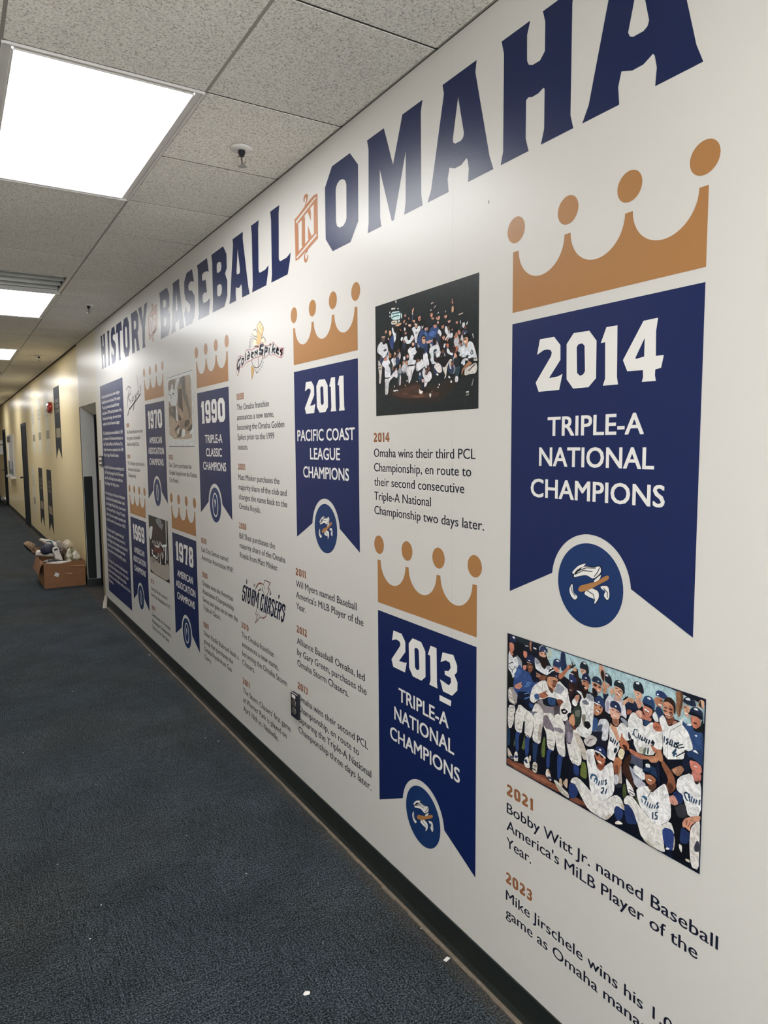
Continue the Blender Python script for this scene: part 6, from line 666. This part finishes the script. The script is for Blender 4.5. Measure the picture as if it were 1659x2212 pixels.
# notice board unit between the doors
r = empty('notice_board', (XF, 20.1, 0.9)); tag(r, 'grey framed notice board with white sheet and ledge, between the two far doors', 'notice board')
MB().box(-.04, 0, -.8, .8, .06, 1.08).build('board', M['grey'], r)
MB().box(-.046, -.04, -.72, .72, .1, .42).build('blue_panel', mat('blue grey felt', '6a7072', .9), r)
MB().box(-.05, -.04, .18, .62, .42, .86).build('white_sheet', M['paper'], r)
MB().box(-.05, -.04, -.5, .12, .22, .86).build('grey_sheet', mat('grey sheet', 'b4b0ae', .8), r)
MB().box(-.055, -.04, -.1, .7, .9, 1.04).build('top_label', mat('dark label', '4e4b48', .6), r)
MB().box(-.11, -.0, -.8, .8, 0, .05).build('ledge', M['frame_white'], r)
# end of the corridor
o = MB().box(-.10, XF, 23.35, 23.9, 1.46, 1.72).box(-.09, XF, 23.4, 23.85, 1.76, 1.87).build('wall_cabinet', M['grey']); tag(o, 'grey box fixed to the wall beyond the last door', 'cabinet')
r = empty('dark_stool', (-.22, 23.9, 0)); tag(r, 'dark stool against the wall at the corridor end', 'stool')
MB().lathe([(.001, .98), (.15, .98), (.16, 1.0), (.15, 1.05), (.001, 1.06)], n=20).build('seat', M['plastic_black'], r)
for a in range(4):
    t = PI / 4 + a * PI / 2; MB().tube([(.1 * math.cos(t), .1 * math.sin(t), .98), (.17 * math.cos(t), .17 * math.sin(t), 0)], .012, 6).build('leg', M['dark_metal'], r)
o = MB().box(-.62, -.0, 22.6, 24.2, 0.0, .012).build('floor_mat', mat('black mat', '14161c', .9)); tag(o, 'black floor mat at the corridor end', 'mat')

# ------------------------------------------------------------------ cardboard box with old shoes
BX0, BX1, BY0, BY1, BH = -.455, -.005, 9.06, 9.79, .295
r = empty('cardboard_box', ((BX0 + BX1) / 2, (BY0 + BY1) / 2, 0)); tag(r, 'worn open cardboard box full of old shoes by the cream wall', 'box'); inv = Matrix.Translation(r.location).inverted()
def side(p0, p1, out, name='side_panel'):
    n = 12; rg = []
    p0, p1, out = Vector(p0), Vector(p1), Vector(out)
    vs = []; 
    for th in (0, .006):
        for j in range(5):
            for i in range(n + 1):
                t = i / n; z = BH * j / 4
                w = .012 * math.sin(PI * t) * math.sin(PI * j / 4 * .9) + .006 * math.sin(t * 9 + j) * (j / 4)
                dz = .010 * math.sin(t * 7.3 + p0.y * 3) if j == 4 else 0
                q = p0.lerp(p1, t) + out * (w - th); vs.append((q.x, q.y, z + dz + .001))
    m = (n + 1) * 5; fs = []
    for l in (0, 1):
        for j in range(4):
            for i in range(n): a = l * m + j * (n + 1) + i; fs.append((a, a + 1, a + n + 2, a + n + 1))
    for i in range(n): a = 4 * (n + 1) + i; fs.append((a, a + 1, a + 1 + m, a + m))
    for j in range(4):
        for e in (0, n): a = j * (n + 1) + e; fs.append((a, a + n + 1, a + n + 1 + m, a + m))
    o = MB().add(vs, fs).build(name, M['card'], r, smooth=False); o.matrix_parent_inverse = inv; return o
fp = side((BX0, BY0, 0), (BX1, BY0, 0), (0, -1, 0)); side((BX0, BY1, 0), (BX0, BY0, 0), (-1, 0, 0)); side((BX1, BY0, 0), (BX1, BY1, 0), (.2, 0, 0)); side((BX1, BY1, 0), (BX0, BY1, 0), (0, 1, 0))
def bput(mb, nm, m, **k): o = mb.build(nm, m, r, **k); o.matrix_parent_inverse = inv; return o
bput(MB().box(BX0, BX1, BY0, BY1, 0, .006), 'bottom', M['card'])
# drooping outer flap toward the corridor and a folded far flap
bput(MB().rings([[(BX0 - .002 - .055 * t, y, BH + .004 - .02 * t - .12 * t * t) for t in (0, .3, .6, 1)] + [(BX0 - .002 - .055 * t, y, BH - .001 - .02 * t - .12 * t * t) for t in (1, .6, .3, 0)] for y in (BY0 + .05, BY0 + .25, BY0 + .5, BY1 - .03)]), 'flap', M['card'])
bput(MB().rings([[(x, BY1 + .05 * t, BH + .004 + .10 * t) for t in (0, .5, 1)] + [(x, BY1 + .05 * t + .004, BH + .10 * t) for t in (1, .5, 0)] for x in (BX0, BX1 - .03)]), 'flap', M['card_in'])
bput(MB().add([(-.352, BY0 - .0175, .150), (-.312, BY0 - .019, .128), (-.294, BY0 - .0185, .168), (-.334, BY0 - .018, .190)], [(0, 1, 2, 3)]), 'shipping_label', M['paper'])['label'] = 'small white sticker'
bput(MB().add([(-.24, BY0 - .02, .175), (-.16, BY0 - .02, .168), (-.155, BY0 - .021, .150), (-.2, BY0 - .021, .158)], [(0, 1, 2, 3)]), 'tape', M['tape'])
bput(MB().add([(-.22, BY0 - .0195, .26), (-.08, BY0 - .017, .235), (-.01, BY0 - .009, .235), (-.01, BY0 - .009, .25), (-.08, BY0 - .017, .25)], [(0, 1, 2, 3, 4)]), 'tape', M['tape'])
bput(MB().box(BX0 + .012, BX1 - .012, BY0 + .012, BY1 - .012, .10, .17), 'packed_paper', M['card_in'])

def shoe(name, loc, rot, L, cols, label, cat='shoe', patch=None):
    """sole, upper with an open heel, toe cap, side stripe, tongue and laces"""
    r = empty(name, loc); r.rotation_euler = rot; tag(r, label, cat, 'old shoes and caps in the cardboard box')
    def wd(t): return L * (.13 + .05 * math.sin(PI * min(1, t * 1.15)) - .04 * math.exp(-((t - .42) / .16) ** 2) * .6) * (1 - max(0, t - .86) ** 2 * 22) 
    def ring(t, k0, z0, h, n=16): w = max(.004, wd(t) * k0); return [(L * (t - .5), w * math.cos(2 * PI * k / n), z0 + h * (math.sin(2 * PI * k / n) * .5 + .5)) for k in range(n)]
    ts = [0, .03, .1, .2, .32, .45, .6, .75, .88, .96, 1.0]
    s_ = MB(); s_.rings([ring(t, 1.12 if 0 < t < 1 else .6, 0, L * .11) for t in ts]); s_.build('sole', cols[0], r, smooth=True)
    hs = [.22, .30, .33, .32, .29, .27, .23, .18, .14, .10, .06]
    u_ = MB(); u_.rings([ring(t, 1.0 if 0 < t < 1 else .7, L * .05, L * h) for t, h in zip(ts, hs)]); u_.build('upper', cols[1], r, smooth=True)
    MB().lathe([(.001, 0), (L * .085, 0), (L * .10, L * .012), (L * .11, 0), (L * .10, -L * .02)], (-L * .26, 0, L * .355), n=16, sx=1.25, sy=.8).build('collar', cols[2], r, smooth=True)
    MB().lathe([(.001, .001), (L * .085, .002)], (-L * .26, 0, L * .362), n=14, sx=1.2, sy=.75).build('lining', M['plastic_black'], r)
    t_ = MB(); t_.add([(-L * .12, -L * .06, L * .36), (-L * .12, L * .06, L * .36), (-L * .16, L * .05, L * .44), (-L * .16, -L * .05, L * .44), (L * .1, -L * .045, L * .325), (L * .1, L * .045, L * .325)], [(0, 1, 2, 3), (0, 4, 5, 1)]); t_.build('tongue', cols[1], r)
    for k in range(4):
        x = -L * .08 + k * L * .065; z = L * (.372 - .012 * k)
        MB().tube([(x, -L * .06, z - L * .035), (x + L * .01, 0, z), (x, L * .06, z - L * .035)], L * .013, 5).build('lace', cols[3], r)
    for s2 in (-1, 1):
        q = [(L * (t - .5), s2 * wd(t) * 1.03, L * (.05 + z)) for t, z in ((.2, .10), (.34, .22), (.46, .21), (.62, .09), (.58, .06), (.44, .14), (.34, .13), (.24, .07))]
        MB().add(q + [(a, b_ * .9, c) for a, b_, c in q], [tuple(range(8))] + [(i, (i + 1) % 8, (i + 1) % 8 + 8, i + 8) for i in range(8)]).build('side_stripe', cols[2], r)
    return r
m_w = mat('off white leather', 'd9d3cb', .5, noise=.12, nscale=30); m_n = mat('navy suede', '1b2038', .6); m_t = mat('teal mesh', '2f5e66', .6); m_r = mat('red mesh', '9a3d33', .6); m_g = mat('dark grey leather', '4a4643', .5); m_s = mat('worn sole rubber', 'b7aea2', .7)
m_tan = mat('tan lining', '8a7660', .8)
shoe('sneaker', (-.355, 9.58, .45), (.5, -.5, 2.5), .24, (m_s, m_w, m_t, m_w), 'white sneaker with a teal stripe, topmost in the shoe box')
shoe('sneaker', (-.40, 9.42, .33), (-.5, .1, -.35), .22, (m_s, m_w, m_r, m_w), 'white sneaker with a red stripe at the corridor edge of the box')
shoe('sneaker', (-.272, 9.28, .33), (.3, .75, -1.35), .23, (m_s, m_w, m_n, m_w), 'white and navy striped sneaker, toe down in the middle of the box', patch=True)
shoe('boot', (-.222, 9.52, .41), (.1, -1.1, -1.9), .20, (m_s, m_w, m_tan, m_w), 'small pale boot standing heel up behind the striped sneaker')
shoe('leather_shoe', (-.30, 9.16, .265), (.2, .0, .1), .20, (m_s, m_g, m_g, m_w), 'dark grey shoe lying just inside the front of the box')
# leopard slipper sticking out
r = empty('slipper', (-.515, 9.70, .40)); r.rotation_euler = (.9, .75, .15); tag(r, 'brown patterned slipper poking out over the corridor edge of the box', 'slipper', 'old shoes and caps in the cardboard box')
pat = mat('mottled fur', '8d7355', .9); nt = pat.node_tree; vo = nt.nodes.new('ShaderNodeTexVoronoi'); vo.inputs['Scale'].default_value = 60
rp = nt.nodes.new('ShaderNodeValToRGB'); rp.color_ramp.elements[0].position = .25; rp.color_ramp.elements[0].color = lin('2d221b') + (1,); rp.color_ramp.elements[1].position = .45; rp.color_ramp.elements[1].color = lin('a48b6e') + (1,)
tcn = nt.nodes.new('ShaderNodeTexCoord'); nt.links.new(tcn.outputs['Object'], vo.inputs['Vector']); nt.links.new(vo.outputs['Distance'], rp.inputs[0]); nt.links.new(rp.outputs[0], nt.nodes['Principled BSDF'].inputs['Base Color'])
def sring(t, k, z, h, n=14): w = .052 * (math.sin(PI * (t * .9 + .06)) ** .45) * k; return [(.24 * (t - .5), w * math.cos(2 * PI * i / n), z + h * (math.sin(2 * PI * i / n) * .5 + .5)) for i in range(n)]
MB().rings([sring(t, 1, -.012, .016) for t in (0, .05, .15, .3, .5, .7, .85, .95, 1)]).build('sole', M['plastic_black'], r, smooth=True)
MB().rings([sring(t, .98, 0, h) for t, h in ((0, .02), (.06, .05), (.2, .062), (.4, .065), (.5, .055), (.52, .02))]).build('vamp', pat, r, smooth=True)
MB().rings([sring(t, .95, .003, .008) for t in (.5, .6, .8, .95, 1)]).build('footbed', pat, r, smooth=True)
# navy cap
r = empty('baseball_cap', (-.355, 9.45, .385)); r.rotation_euler = (.25, -.25, -.5); tag(r, 'navy baseball cap among the shoes in the box', 'cap', 'old shoes and caps in the cardboard box')
MB().lathe([(.085, 0), (.084, .03), (.074, .06), (.052, .082), (.024, .093), (.001, .095)], n=20, sx=1.1).build('crown', m_n, r, smooth=True)
bl = []; 
for z in (0, .003): bl.append([(.07 + .085 * math.cos(t) * (1 if abs(t) < 1.5 else 0), .078 * math.sin(t), z - .02 * math.cos(t) ** 2 * 0 - .012 * abs(math.sin(t))) for t in [-PI / 2 + PI * k / 14 for k in range(15)]])
MB().rings(bl).build('bill', m_n, r); MB().lathe([(.006, 0), (.006, .004), (.001, .006)], (0, 0, .094), n=10).build('button', m_w, r)
# bags and cloth
def lump(name, loc, s3, m, label, cat, seed, m2=None, amp=.28):
    bm = bmesh.new(); bmesh.ops.create_icosphere(bm, subdivisions=4, radius=1)
    from mathutils import noise
    for v in bm.verts:
        d = v.co.normalized(); f_ = 1 + amp * (abs(noise.noise(d * 1.5 + Vector((seed, 0, 0)))) * 1.3 - .3) + amp * .16 * abs(noise.noise(d * 4 + Vector((0, seed, 0))))
        v.co = Vector((d.x * s3[0], d.y * s3[1], d.z * s3[2])) * f_
    me = bpy.data.meshes.new(name); bm.to_mesh(me); bm.free(); o = link(me, name, m); o.location = loc
    me.polygons.foreach_set('use_smooth', [True] * len(me.polygons))
    tag(o, label, cat, 'old shoes and caps in the cardboard box'); return o
flo = mat('printed cloth', 'd8d2c8', .8); nt = flo.node_tree; vo = nt.nodes.new('ShaderNodeTexNoise'); vo.inputs['Scale'].default_value = 14; vo.inputs['Detail'].default_value = 3
rp = nt.nodes.new('ShaderNodeValToRGB'); e = rp.color_ramp.elements; e[0].position = .40; e[0].color = lin('6d6a4e') + (1,); e[1].position = .50; e[1].color = lin('c7bda9') + (1,); e.new(.58).color = lin('e2ddd6') + (1,)
tcn = nt.nodes.new('ShaderNodeTexCoord'); nt.links.new(tcn.outputs['Object'], vo.inputs['Vector']); nt.links.new(vo.outputs['Fac'], rp.inputs[0]); nt.links.new(rp.outputs[0], nt.nodes['Principled BSDF'].inputs['Base Color'])
lump('cloth_bag', (-.112, 9.275, .31), (.085, .11, .115), flo, 'white cloth bag with a faded olive pattern, bulging from the box beside the wall', 'bag', 3.1)
lump('paper_wad', (-.135, 9.46, .45), (.05, .06, .065), mat('cream paper', 'cfc3ae', .8, noise=.2, nscale=20), 'crumpled cream paper on top behind the patterned bag', 'paper', 8.2, amp=.4)
lump('white_cloth', (-.30, 9.12, .288), (.14, .036, .018), mat('white cloth', 'dcd7d2', .85), 'folded white cloth along the front rim of the box', 'cloth', 5.5, amp=.3)
lump('grey_cloth', (-.385, 9.22, .295), (.055, .065, .024), mat('grey patterned cloth', '8d8078', .85, noise=.4, nscale=18), 'grey patterned cloth in the front corner of the box', 'cloth', 2.5, amp=.4)
lump('brown_cloth', (-.20, 9.62, .33), (.14, .12, .07), mat('brown cloth', '5c4a40', .9, noise=.3, nscale=14), 'dark brown cloth at the back of the box', 'cloth', 9.5, amp=.3)

# ------------------------------------------------------------------ litter on the carpet
o = MB().box(-.0115, .0115, -.006, .006, 0, .0008).build('paper_scrap', M['paper']); o.location = (-.044, 1.718, .0006); o.rotation_euler = (0, .06, .35); tag(o, 'small white rectangular paper scrap by the baseboard', 'paper scrap')
def crumb(loc, s, label, name='crumb', m=None, group=None):
    bm = bmesh.new(); bmesh.ops.create_icosphere(bm, subdivisions=2, radius=1)
    rr = random.Random(hash(loc[0]) & 1023)
    for v in bm.verts: v.co = Vector((v.co.x * s, v.co.y * s * .65, max(-.2, v.co.z) * s * .4)) * (1 + rr.uniform(-.25, .25))
    me = bpy.data.meshes.new(name); bm.to_mesh(me); bm.free(); o = link(me, name, m or M['paper']); o.location = (loc[0], loc[1], s * .08); tag(o, label, 'litter', group); return o
crumb((-.490, 1.830), .011, 'largest white crumb, alone on the dark carpet in the foreground')
for p_, s in (((-.947, 2.608), .0035), ((-1.011, 2.440), .0038), ((-1.05, 2.969), .003), ((-.120, 3.771), .004), ((-.051, 5.678), .007), ((-1.074, 4.202), .004), ((-.170, 3.856), .003), ((-.030, 1.884), .003), ((-.430, 2.506), .003), ((-.62, 3.3), .002), ((-.35, 2.0), .002), ((-.8, 3.6), .0025), ((-.22, 2.3), .002), ((-.55, 2.9), .002), ((-.7, 5.1), .004)):
    crumb(p_, s, 'tiny pale lint speck on the dark carpet', 'lint_speck', M['lint'], 'lint specks on the carpet')
# small scuffs on the wrap
p = Print(.5); p.poly([[(-1588, 2338), (-1584, 2346), (-1582, 2340), (-1586, 2334)]]); p.poly([[(-4470, 2200), (-4467, 2206), (-4465, 2201)]]); p.build('wall_scuff', mat('scuff', '8a8580', .7), bpy.data.objects['wall_right'])
